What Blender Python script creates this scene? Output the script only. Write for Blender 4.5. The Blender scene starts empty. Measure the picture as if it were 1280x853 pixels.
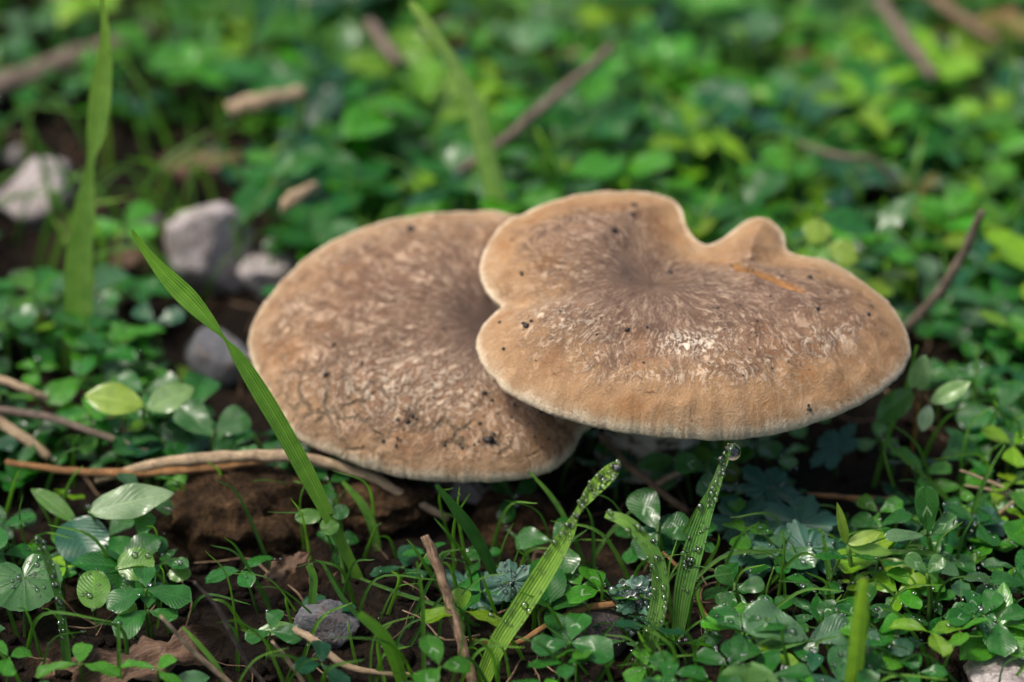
import bpy, math, random
import numpy as np
from mathutils import Vector, noise as mn
rnd = random.Random(7)
rng = np.random.default_rng(11)
R = math.radians

# ------------------------------------------------------------------ camera, sky, sun, exposure
sc = bpy.context.scene
PITCH = R(32)
CAM = np.array([0.0, -0.678, 0.454])
cam_d = bpy.data.cameras.new('camera'); cam = bpy.data.objects.new('camera', cam_d)
sc.collection.objects.link(cam); sc.camera = cam
cam.location = CAM; cam.rotation_euler = (math.pi / 2 - PITCH, 0, 0)
cam_d.lens = 100; cam_d.sensor_width = 36; cam_d.clip_start = 0.01; cam_d.clip_end = 200
cam_d.dof.use_dof = True; cam_d.dof.focus_distance = 0.728; cam_d.dof.aperture_fstop = 5.4
SUN_EL, SUN_AZ = R(64), R(-98)      # azimuth clockwise from +Y: light comes from high on the left
w = bpy.data.worlds.new('World'); sc.world = w; w.use_nodes = True
nt = w.node_tree; bg = nt.nodes['Background']
sky = nt.nodes.new('ShaderNodeTexSky'); sky.sky_type = 'NISHITA'; sky.sun_disc = False
sky.sun_elevation = SUN_EL; sky.sun_rotation = SUN_AZ; sky.dust_density = 5.0; sky.air_density = 0.7; sky.ozone_density = 0.6
nt.links.new(sky.outputs[0], bg.inputs[0]); bg.inputs[1].default_value = 0.082
sd = bpy.data.lights.new('sun', 'SUN'); sun = bpy.data.objects.new('sun', sd); sc.collection.objects.link(sun)
sd.energy = 1.5; sd.angle = R(10); sd.color = (1.0, 0.94, 0.84)
sdir = Vector((math.sin(SUN_AZ) * math.cos(SUN_EL), math.cos(SUN_AZ) * math.cos(SUN_EL), math.sin(SUN_EL)))
sun.rotation_euler = sdir.to_track_quat('Z', 'Y').to_euler(); sun.location = sdir * 3
sc.view_settings.view_transform = 'Standard'; sc.view_settings.look = 'None'
sc.view_settings.exposure = 1.3; sc.view_settings.gamma = 1.0; sc.view_settings.use_curve_mapping = False

# ------------------------------------------------------------------ pixel (1280x853) -> place
FW = np.array([0, math.cos(PITCH), -math.sin(PITCH)]); UP = np.array([0, math.sin(PITCH), math.cos(PITCH)])
K = 0.36 / 1280
def ray(px, py): return FW + np.array([1.0, 0, 0]) * (px - 640) * K + UP * (426.5 - py) * K
def Gz(px, py, z=0.0): r = ray(px, py); return CAM + r * ((z - CAM[2]) / r[2])
def Gy(px, py, y): r = ray(px, py); return CAM + r * ((y - CAM[1]) / r[1])
def depth(p): return float(np.dot(np.asarray(p) - CAM, FW))
def proj(p):
    d = np.asarray(p) - CAM; f = d @ FW
    return 640 + (d[..., 0] / f) / K, 426.5 - ((d @ UP) / f) / K, f
def nrm(v): v = np.asarray(v, float); return v / (np.linalg.norm(v) + 1e-12)

# ------------------------------------------------------------------ object helpers
C = sc.collection
def tag(o, label=None, cat=None, group=None, kind=None):
    if label: o['label'] = label
    if cat: o['category'] = cat
    if group: o['group'] = group
    if kind: o['kind'] = kind
    return o
def empty(name, loc, label, cat, group=None):
    o = bpy.data.objects.new(name, None); C.objects.link(o); o.location = loc; o.empty_display_size = 0.01
    return tag(o, label, cat, group)
def make_mesh(name, V, F, mat, luv=None, tint=None, smooth=True, extra=None):
    V = np.asarray(V, np.float32); me = bpy.data.meshes.new(name)
    if isinstance(F, np.ndarray):
        n = len(F); k = F.shape[1]
        me.vertices.add(len(V)); me.vertices.foreach_set('co', V.ravel())
        me.loops.add(n * k); me.loops.foreach_set('vertex_index', F.astype(np.int32).ravel())
        me.polygons.add(n); me.polygons.foreach_set('loop_start', np.arange(n, dtype=np.int32) * k)
    else:
        me.from_pydata(V.tolist(), [], F)
    if luv is not None:
        a = me.attributes.new('luv', 'FLOAT_VECTOR', 'POINT'); u3 = np.zeros((len(V), 3), np.float32)
        u3[:, :luv.shape[1]] = luv; a.data.foreach_set('vector', u3.ravel())
    if tint is not None:
        a = me.attributes.new('tint', 'FLOAT_COLOR', 'POINT'); c4 = np.ones((len(V), 4), np.float32); c4[:, :tint.shape[1]] = tint
        a.data.foreach_set('color', c4.ravel())
    for nme, arr in (extra or {}).items():
        if arr.ndim == 1:
            a = me.attributes.new(nme, 'FLOAT', 'POINT'); a.data.foreach_set('value', arr.astype(np.float32))
        else:
            a = me.attributes.new(nme, 'FLOAT_VECTOR', 'POINT'); a.data.foreach_set('vector', arr.astype(np.float32).ravel())
    me.update(); me.validate()
    if smooth: me.polygons.foreach_set('use_smooth', np.ones(len(me.polygons), bool))
    if mat: me.materials.append(mat)
    return me
def link(name, me, parent=None, col=None, loc=None):
    o = bpy.data.objects.new(name, me); C.objects.link(o)
    if parent: o.parent = parent
    if col is not None: o.color = col if len(col) == 4 else (*col, 0)
    if loc is not None: o.location = loc
    return o

# ------------------------------------------------------------------ node helpers
def mat_new(name):
    m = bpy.data.materials.new(name); m.use_nodes = True; t = m.node_tree; t.nodes.clear(); return m, t
def N(t, kind, **kw):
    n = t.nodes.new(kind)
    for k, v in kw.items():
        if k.startswith('i_'):
            key = k[2:]; key = int(key) if key.isdigit() else key.replace('_', ' ')
            n.inputs[key].default_value = v
        else: setattr(n, k, v)
    return n
def ramp(t, src, stops):
    n = t.nodes.new('ShaderNodeValToRGB'); t.links.new(src, n.inputs[0]); e = n.color_ramp.elements
    while len(e) < len(stops): e.new(0.5)
    for el, (p, c) in zip(e, stops): el.position = p; el.color = (*c, 1) if len(c) == 3 else c
    return n.outputs[0]
def mix(t, fac, a, b, mode='MIX'):
    n = t.nodes.new('ShaderNodeMix'); n.data_type = 'RGBA'; n.blend_type = mode
    for sock, v in ((n.inputs[0], fac), (n.inputs[6], a), (n.inputs[7], b)):
        if isinstance(v, bpy.types.NodeSocket): t.links.new(v, sock)
        elif isinstance(v, (int, float)): sock.default_value = v
        else: sock.default_value = (*v, 1)
    return n.outputs[2]
def math_(t, op, a, b=0.0, c=None, clamp=False):
    n = t.nodes.new('ShaderNodeMath'); n.operation = op; n.use_clamp = clamp
    for i, v in enumerate((a, b) if c is None else (a, b, c)):
        if isinstance(v, bpy.types.NodeSocket): t.links.new(v, n.inputs[i])
        else: n.inputs[i].default_value = v
    return n.outputs[0]
def noise(t, vec, scale, detail=4, rough=0.55):
    n = N(t, 'ShaderNodeTexNoise'); n.inputs['Scale'].default_value = scale; n.inputs['Detail'].default_value = detail
    n.inputs['Roughness'].default_value = rough
    if vec is not None: t.links.new(vec, n.inputs['Vector'])
    return n.outputs[0]
def attr(t, name): return N(t, 'ShaderNodeAttribute', attribute_name=name)
def vscale(t, vec, s):
    n = N(t, 'ShaderNodeVectorMath', operation='MULTIPLY'); t.links.new(vec, n.inputs[0]); n.inputs[1].default_value = s; return n.outputs[0]
def bump(t, h, strength, dist, prev=None):
    n = N(t, 'ShaderNodeBump'); n.inputs['Strength'].default_value = strength; n.inputs['Distance'].default_value = dist
    t.links.new(h, n.inputs['Height'])
    if prev is not None: t.links.new(prev, n.inputs['Normal'])
    return n.outputs[0]
def finish(t, shader):
    o = t.nodes.new('ShaderNodeOutputMaterial'); t.links.new(shader, o.inputs[0])
def princ(t, col, rough, normal=None, spec=0.5, **kw):
    p = t.nodes.new('ShaderNodeBsdfPrincipled')
    for sock, v in (('Base Color', col), ('Roughness', rough), ('Normal', normal)):
        if v is None: continue
        if isinstance(v, bpy.types.NodeSocket): t.links.new(v, p.inputs[sock])
        elif sock == 'Base Color': p.inputs[sock].default_value = (*v, 1)
        else: p.inputs[sock].default_value = v
    p.inputs['Specular IOR Level'].default_value = spec
    for k, v in kw.items(): p.inputs[k.replace('_', ' ')].default_value = v
    return p.outputs[0]

# ------------------------------------------------------------------ materials
def leaf_mat(name, source, style='leaf', rough=0.27, transl=0.4, spec=0.6):
    m, t = mat_new(name)
    if source == 'object':
        oi = N(t, 'ShaderNodeObjectInfo'); tint = oi.outputs['Color']; mark = oi.outputs['Alpha']; rv = oi.outputs['Random']
    else:
        a = attr(t, 'tint'); tint = a.outputs['Color']; mark = a.outputs['Alpha']; rv = None
    uv = attr(t, 'luv').outputs['Vector']
    sx = N(t, 'ShaderNodeSeparateXYZ'); t.links.new(uv, sx.inputs[0]); u, v = sx.outputs[0], sx.outputs[1]
    au = math_(t, 'ABSOLUTE', u)
    geo = N(t, 'ShaderNodeNewGeometry').outputs['Position']
    nz = noise(t, geo, 260, 3); nz2 = noise(t, geo, 1400, 2)
    col = mix(t, 1.0, tint, ramp(t, nz, [(0.25, (0.72, 0.78, 0.72)), (0.75, (1.25, 1.18, 1.2))]), 'MULTIPLY')
    if style == 'leaf':
        vein = math_(t, 'SINE', math_(t, 'MULTIPLY', math_(t, 'SUBTRACT', v, math_(t, 'MULTIPLY', au, 0.35)), 62.0))
        mid = math_(t, 'LESS_THAN', au, 0.045)
        vmask = math_(t, 'MAXIMUM', math_(t, 'MULTIPLY', math_(t, 'POWER', math_(t, 'MAXIMUM', vein, 0.0), 6.0), 0.30), math_(t, 'MULTIPLY', mid, 0.7))
        col = mix(t, vmask, col, mix(t, 1.0, col, (1.5, 1.45, 1.4), 'MULTIPLY'))
        # pale chevron of clover: band following v = c - k|u|, broken by noise
        ch = math_(t, 'ABSOLUTE', math_(t, 'SUBTRACT', v, math_(t, 'ADD', 0.44, math_(t, 'MULTIPLY', math_(t, 'SUBTRACT', 0.4, au), 0.33))))
        ch = math_(t, 'ADD', ch, math_(t, 'MULTIPLY', math_(t, 'SUBTRACT', nz2, 0.5), 0.10))
        band = math_(t, 'MULTIPLY', math_(t, 'LESS_THAN', ch, 0.035), math_(t, 'LESS_THAN', au, 0.5))
        col = mix(t, math_(t, 'MULTIPLY', band, mark), col, (0.30, 0.42, 0.26))
        h = math_(t, 'SUBTRACT', math_(t, 'MULTIPLY', nz, 0.6), math_(t, 'MULTIPLY', vmask, 1.2))
        bd = 0.00042
    else:
        vein = math_(t, 'SINE', math_(t, 'MULTIPLY', u, 22.0))
        col = mix(t, math_(t, 'MULTIPLY', math_(t, 'ADD', vein, 1.0), 0.5), mix(t, 1.0, col, (0.78, 0.82, 0.76), 'MULTIPLY'), mix(t, 1.0, col, (1.2, 1.18, 1.12), 'MULTIPLY'))
        col = mix(t, 1.0, col, ramp(t, v, [(0.0, (0.95, 0.95, 0.95)), (0.6, (1.2, 1.2, 1.1)), (1.0, (1.75, 1.6, 1.2))]), 'MULTIPLY')
        mid = math_(t, 'LESS_THAN', au, 0.07)
        col = mix(t, math_(t, 'MULTIPLY', mid, 0.5), col, mix(t, 1.0, col, (1.6, 1.5, 1.4), 'MULTIPLY'))
        h = math_(t, 'MULTIPLY', vein, 0.5); bd = 0.0003
    nrml = bump(t, h, 0.5, bd)
    rr = math_(t, 'ADD', math_(t, 'MULTIPLY', nz2, 0.25), rough - 0.12)
    p = princ(t, col, rr, nrml, spec)
    tr = N(t, 'ShaderNodeBsdfTranslucent'); t.links.new(mix(t, 1.0, col, (1.35, 1.5, 0.55), 'MULTIPLY'), tr.inputs[0])
    ms = N(t, 'ShaderNodeMixShader'); ms.inputs[0].default_value = transl
    t.links.new(p, ms.inputs[1]); t.links.new(tr.outputs[0], ms.inputs[2]); finish(t, ms.outputs[0])
    return m
M_leaf = leaf_mat('leaf', 'object'); M_leaf_mass = leaf_mat('leaf_mass', 'attr')
M_blade = leaf_mat('grass', 'object', 'blade', 0.38, 0.4, 0.45); M_blade_mass = leaf_mat('grass_mass', 'attr', 'blade', 0.38, 0.4, 0.45)
M_gerani = leaf_mat('lobed_leaf', 'object', 'leaf', 0.5, 0.12, 0.4)

def soil_mat():
    m, t = mat_new('soil'); p = N(t, 'ShaderNodeNewGeometry').outputs['Position']
    a = noise(t, p, 45, 6, 0.65); b = noise(t, p, 420, 4, 0.6)
    col = ramp(t, a, [(0.3, (0.004, 0.0028, 0.002)), (0.52, (0.009, 0.006, 0.004)), (0.68, (0.026, 0.016, 0.009)), (0.85, (0.06, 0.036, 0.02))])
    col = mix(t, 1.0, col, ramp(t, b, [(0.3, (0.5, 0.5, 0.5)), (0.7, (1.6, 1.5, 1.4))]), 'MULTIPLY')
    n1 = bump(t, b, 1.0, 0.003); n2 = bump(t, a, 0.9, 0.006, n1)
    finish(t, princ(t, col, 0.9, n2, 0.12)); return m
M_soil = soil_mat()
def clod_mat():
    m, t = mat_new('clod'); p = N(t, 'ShaderNodeNewGeometry').outputs['Position']
    a = noise(t, p, 90, 7, 0.7); b = noise(t, vscale(t, p, (1, 1, 0.35)), 700, 4, 0.7)
    col = ramp(t, a, [(0.3, (0.012, 0.007, 0.004)), (0.5, (0.05, 0.03, 0.015)), (0.72, (0.16, 0.10, 0.05))])
    col = mix(t, 1.0, col, ramp(t, b, [(0.35, (0.4, 0.4, 0.4)), (0.65, (1.7, 1.6, 1.45))]), 'MULTIPLY')
    finish(t, princ(t, col, 0.9, bump(t, a, 1.0, 0.006, bump(t, b, 1.0, 0.003)), 0.15)); return m
M_clod = clod_mat()
def stone_mat(name, c0, c1):
    m, t = mat_new(name); p = N(t, 'ShaderNodeNewGeometry').outputs['Position']
    a = noise(t, p, 120, 6, 0.65); b = noise(t, p, 900, 4, 0.7)
    col = ramp(t, a, [(0.3, c0), (0.7, c1)])
    col = mix(t, 1.0, col, ramp(t, b, [(0.35, (0.55, 0.55, 0.58)), (0.65, (1.25, 1.22, 1.2))]), 'MULTIPLY')
    st = math_(t, 'GREATER_THAN', noise(t, p, 60, 5, 0.7), 0.54)
    col = mix(t, math_(t, 'MULTIPLY', st, 0.55), col, (0.06, 0.04, 0.028))
    finish(t, princ(t, col, 0.6, bump(t, b, 0.8, 0.0009, bump(t, a, 0.8, 0.002)), 0.4)); return m
M_stone_pale = stone_mat('stone_pale', (0.28, 0.245, 0.235), (0.60, 0.55, 0.53))
M_stone_grey = stone_mat('stone_grey', (0.06, 0.065, 0.07), (0.17, 0.175, 0.19))
M_stone_dark = stone_mat('stone_dark', (0.035, 0.03, 0.03), (0.12, 0.105, 0.105))
def wood_mat(name, c0, c1, c2, rough=0.55):
    m, t = mat_new(name); uv = attr(t, 'luv').outputs['Vector']; p = N(t, 'ShaderNodeNewGeometry').outputs['Position']
    a = noise(t, vscale(t, uv, (9, 2.5, 1)), 1.6, 5, 0.7); b = noise(t, p, 300, 4, 0.65)
    col = ramp(t, a, [(0.3, c0), (0.52, c1), (0.75, c2)])
    col = mix(t, 1.0, col, ramp(t, b, [(0.3, (0.55, 0.52, 0.5)), (0.7, (1.3, 1.3, 1.3))]), 'MULTIPLY')
    finish(t, princ(t, col, rough, bump(t, b, 0.5, 0.0006, bump(t, a, 0.8, 0.0008)), 0.35)); return m
M_twig = wood_mat('twig_bark', (0.03, 0.02, 0.014), (0.19, 0.12, 0.07), (0.42, 0.31, 0.21))
M_straw = wood_mat('straw', (0.16, 0.10, 0.05), (0.42, 0.31, 0.19), (0.66, 0.55, 0.40), 0.4)
M_rust = wood_mat('rust_straw', (0.13, 0.06, 0.02), (0.30, 0.15, 0.055), (0.48, 0.30, 0.14), 0.4)
M_grey_twig = wood_mat('weathered_twig', (0.06, 0.045, 0.035), (0.16, 0.12, 0.09), (0.33, 0.265, 0.21))
def dead_mat():
    m, t = mat_new('dead_leaf'); p = N(t, 'ShaderNodeNewGeometry').outputs['Position']; uv = attr(t, 'luv').outputs['Vector']
    a = noise(t, p, 110, 5, 0.6); b = noise(t, p, 900, 3)
    col = ramp(t, a, [(0.3, (0.035, 0.02, 0.012)), (0.55, (0.085, 0.048, 0.028)), (0.8, (0.17, 0.115, 0.08))])
    sx = N(t, 'ShaderNodeSeparateXYZ'); t.links.new(uv, sx.inputs[0])
    v = math_(t, 'GREATER_THAN', math_(t, 'SINE', math_(t, 'MULTIPLY', sx.outputs[0], 34.0)), 0.95)
    col = mix(t, math_(t, 'MULTIPLY', v, 0.5), col, (0.28, 0.18, 0.12))
    finish(t, princ(t, col, 0.68, bump(t, b, 0.8, 0.0006, bump(t, a, 0.8, 0.0014)), 0.25)); return m
M_dead = dead_mat()
def water_mat():
    m, t = mat_new('water')
    finish(t, princ(t, (1, 1, 1), 0.02, None, 0.5, Transmission_Weight=1.0, IOR=1.42)); return m
M_water = water_mat()
m, t = mat_new('dew')
gl = princ(t, (1, 1, 1), 0.03, None, 0.5, Transmission_Weight=1.0, IOR=1.42); tp = N(t, 'ShaderNodeBsdfTransparent'); gs = N(t, 'ShaderNodeBsdfGlossy', i_Roughness=0.12)
lw = N(t, 'ShaderNodeFresnel', i_IOR=1.75); m1 = N(t, 'ShaderNodeMixShader', i_0=0.7); t.links.new(gl, m1.inputs[1]); t.links.new(tp.outputs[0], m1.inputs[2])
m2 = N(t, 'ShaderNodeMixShader'); t.links.new(lw.outputs[0], m2.inputs[0]); t.links.new(m1.outputs[0], m2.inputs[1]); t.links.new(gs.outputs[0], m2.inputs[2]); finish(t, m2.outputs[0]); M_dew = m
m, t = mat_new('dirt'); finish(t, princ(t, (0.012, 0.009, 0.007), 0.6)); M_dirt = m

def cap_mat(name, v):
    m, t = mat_new(name)
    pol = attr(t, 'polar').outputs['Vector']; rad = attr(t, 'rad').outputs['Fac']; cen = attr(t, 'centre').outputs['Fac']
    crk = attr(t, 'crack').outputs['Fac']; scar = attr(t, 'scar').outputs['Fac']; flk = attr(t, 'fleck').outputs['Fac']
    obj = N(t, 'ShaderNodeTexCoord').outputs['Object']
    wrp = N(t, 'ShaderNodeTexNoise'); wrp.inputs['Scale'].default_value = 60; wrp.inputs['Detail'].default_value = 3; t.links.new(obj, wrp.inputs['Vector'])
    wv = N(t, 'ShaderNodeVectorMath', operation='SUBTRACT'); t.links.new(wrp.outputs['Color'], wv.inputs[0]); wv.inputs[1].default_value = (0.5, 0.5, 0.5)
    pv = N(t, 'ShaderNodeVectorMath', operation='ADD'); t.links.new(pol, pv.inputs[0]); t.links.new(vscale(t, wv.outputs[0], (0.42, 0.42, 0.4)), pv.inputs[1]); pol = pv.outputs[0]
    st = noise(t, vscale(t, pol, (8, 8, 4.5)), 1.8, 5, 0.75)        # felted radial fibres
    fine = noise(t, vscale(t, pol, (15, 15, 12)), 2.2, 4, 0.8)
    blot = noise(t, obj, 120, 5, 0.65); grain = noise(t, obj, 1500, 3, 0.7); big = noise(t, obj, 42, 5, 0.6)
    jit = math_(t, 'ADD', rad, math_(t, 'MULTIPLY', math_(t, 'SUBTRACT', blot, 0.5), 0.30))
    jit = math_(t, 'ADD', jit, math_(t, 'MULTIPLY', math_(t, 'SUBTRACT', big, 0.5), 0.28))
    zone = ramp(t, jit, v['zones'])
    inner = ramp(t, jit, [(0.0, (1, 1, 1)), (v['m0'], (1, 1, 1)), (v['m1'], (0.24, 0.24, 0.24)), (1.0, (0.18, 0.18, 0.18))])
    dk = math_(t, 'ADD', math_(t, 'MULTIPLY', st, 0.55), math_(t, 'MULTIPLY', blot, 0.45))
    dark = ramp(t, dk, [(0.42, (1, 1, 1)), (0.53, (0, 0, 0))])
    col = mix(t, math_(t, 'MULTIPLY', math_(t, 'MULTIPLY', dark, inner), 0.8), zone, v['dark'])
    pale = ramp(t, math_(t, 'ADD', math_(t, 'MULTIPLY', fine, 0.6), math_(t, 'MULTIPLY', st, 0.4)), [(0.475, (0, 0, 0)), (0.56, (1, 1, 1))])
    palem = math_(t, 'MULTIPLY', math_(t, 'MULTIPLY', pale, inner), ramp(t, big, [(0.36, (0.3, 0.3, 0.3)), (0.56, (1, 1, 1))]))
    col = mix(t, math_(t, 'MULTIPLY', palem, v['palef']), col, v['pale'])
    rimj = math_(t, 'ADD', rad, math_(t, 'MULTIPLY', math_(t, 'SUBTRACT', st, 0.5), 0.09))
    col = mix(t, ramp(t, rimj, [(0.972, (0, 0, 0)), (1.012, (1, 1, 1))]), col, (0.52, 0.43, 0.30))
    rust = math_(t, 'MULTIPLY', math_(t, 'MULTIPLY', ramp(t, noise(t, obj, 75, 5, 0.7), [(0.52, (0, 0, 0)), (0.68, (1, 1, 1))]), 0.6), ramp(t, rad, [(0.35, (0, 0, 0)), (0.7, (1, 1, 1)), (0.93, (1, 1, 1)), (0.98, (0, 0, 0))]))
    col = mix(t, rust, col, (0.24, 0.105, 0.035))
    col = mix(t, math_(t, 'MULTIPLY', cen, 0.8), col, v['cen'])
    # scaly cracks
    vo = N(t, 'ShaderNodeTexVoronoi', feature='DISTANCE_TO_EDGE'); vo.inputs['Scale'].default_value = 105
    wob = N(t, 'ShaderNodeVectorMath', operation='ADD'); t.links.new(obj, wob.inputs[0])
    nzv = N(t, 'ShaderNodeTexNoise'); nzv.inputs['Scale'].default_value = 180; t.links.new(obj, nzv.inputs['Vector'])
    t.links.new(vscale(t, nzv.outputs['Color'], (0.006, 0.006, 0.006)), wob.inputs[1]); t.links.new(wob.outputs[0], vo.inputs['Vector'])
    line = math_(t, 'MULTIPLY', ramp(t, vo.outputs['Distance'], [(0.0, (1, 1, 1)), (0.11, (0, 0, 0))]), crk)
    line = math_(t, 'MULTIPLY', line, ramp(t, blot, [(0.36, (0.15, 0.15, 0.15)), (0.52, (1, 1, 1))]))
    col = mix(t, math_(t, 'MULTIPLY', line, 0.9), col, (0.10, 0.075, 0.045))
    # torn white flecks
    fl = math_(t, 'MULTIPLY', math_(t, 'GREATER_THAN', math_(t, 'ADD', fine, math_(t, 'MULTIPLY', grain, 0.3)), 0.67), flk)
    col = mix(t, fl, col, (0.74, 0.66, 0.52))
    col = mix(t, scar, col, mix(t, grain, (0.20, 0.08, 0.02), (0.46, 0.24, 0.08)))
    # small dark pits and brown stains
    pit = math_(t, 'GREATER_THAN', noise(t, obj, 430, 3, 0.6), 0.69)
    col = mix(t, math_(t, 'MULTIPLY', pit, 0.55), col, (0.11, 0.05, 0.022))
    col = mix(t, 1.0, col, ramp(t, grain, [(0.3, (0.86, 0.85, 0.84)), (0.7, (1.1, 1.1, 1.1))]), 'MULTIPLY')
    h = math_(t, 'ADD', math_(t, 'MULTIPLY', math_(t, 'MULTIPLY', st, inner), 0.8), math_(t, 'MULTIPLY', grain, 0.18))
    h = math_(t, 'SUBTRACT', math_(t, 'ADD', h, math_(t, 'MULTIPLY', palem, 0.35)), math_(t, 'MULTIPLY', line, 0.9))
    nn = bump(t, h, 0.85, 0.0013)
    p = princ(t, col, math_(t, 'ADD', 0.55, math_(t, 'MULTIPLY', fine, 0.2)), nn, 0.22)
    finish(t, p); return m
m, t = mat_new('gills')
pol = attr(t, 'polar').outputs['Vector']
finish(t, princ(t, ramp(t, noise(t, vscale(t, pol, (40, 40, 1)), 2, 3), [(0.3, (0.30, 0.22, 0.13)), (0.7, (0.62, 0.52, 0.36))]), 0.6)); M_gill = m
m, t = mat_new('stipe')
p_ = N(t, 'ShaderNodeNewGeometry').outputs['Position']
c_ = ramp(t, noise(t, p_, 160, 5, 0.7), [(0.40, (0.05, 0.033, 0.022)), (0.50, (0.48, 0.41, 0.33)), (0.72, (0.72, 0.66, 0.57))])
finish(t, princ(t, c_, 0.6, bump(t, noise(t, p_, 500, 4), 0.6, 0.001))); M_stipe = m

# ------------------------------------------------------------------ ground
def gz(x, y):
    z = 0.0050 * mn.noise(Vector((x * 22, y * 22, 0.3))) + 0.0022 * mn.noise(Vector((x * 75, y * 75, 1.7)))
    far = max(0.0, math.hypot(x, y - 0.1) - 0.45)
    return z + 0.03 * mn.noise(Vector((x * 1.7, y * 1.7, 4.0))) * min(1, far)
n = 240
s = np.linspace(-1, 1, n); ax = np.sinh(s * 4.2) / np.sinh(4.2)
gx = ax * 6.0; gy = ax * 6.0 + 0.05
V = [(x, y, gz(x, y) + 0.0014 * mn.noise(Vector((x * 260, y * 260, 0)))) for y in gy for x in gx]
idx = np.arange(n * n).reshape(n, n)
F = np.stack([idx[:-1, :-1], idx[:-1, 1:], idx[1:, 1:], idx[1:, :-1]], -1).reshape(-1, 4)
ground = link('ground', make_mesh('ground', V, F, M_soil)); tag(ground, 'dark damp soil under the clover and the mushrooms', 'ground', kind='structure')
def ong(px, py):
    p = Gz(px, py, 0.0); return np.array([p[0], p[1], gz(p[0], p[1])])

# ------------------------------------------------------------------ mushrooms
def icos(sub):
    import bmesh
    bm = bmesh.new(); bmesh.ops.create_icosphere(bm, subdivisions=sub, radius=1.0)
    v = np.array([q.co[:] for q in bm.verts]); f = np.array([[q.index for q in fc.verts] for fc in bm.faces]); bm.free(); return v, f
IC1, IC2, IC3, IC4 = icos(1), icos(2), icos(3), icos(4)

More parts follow.
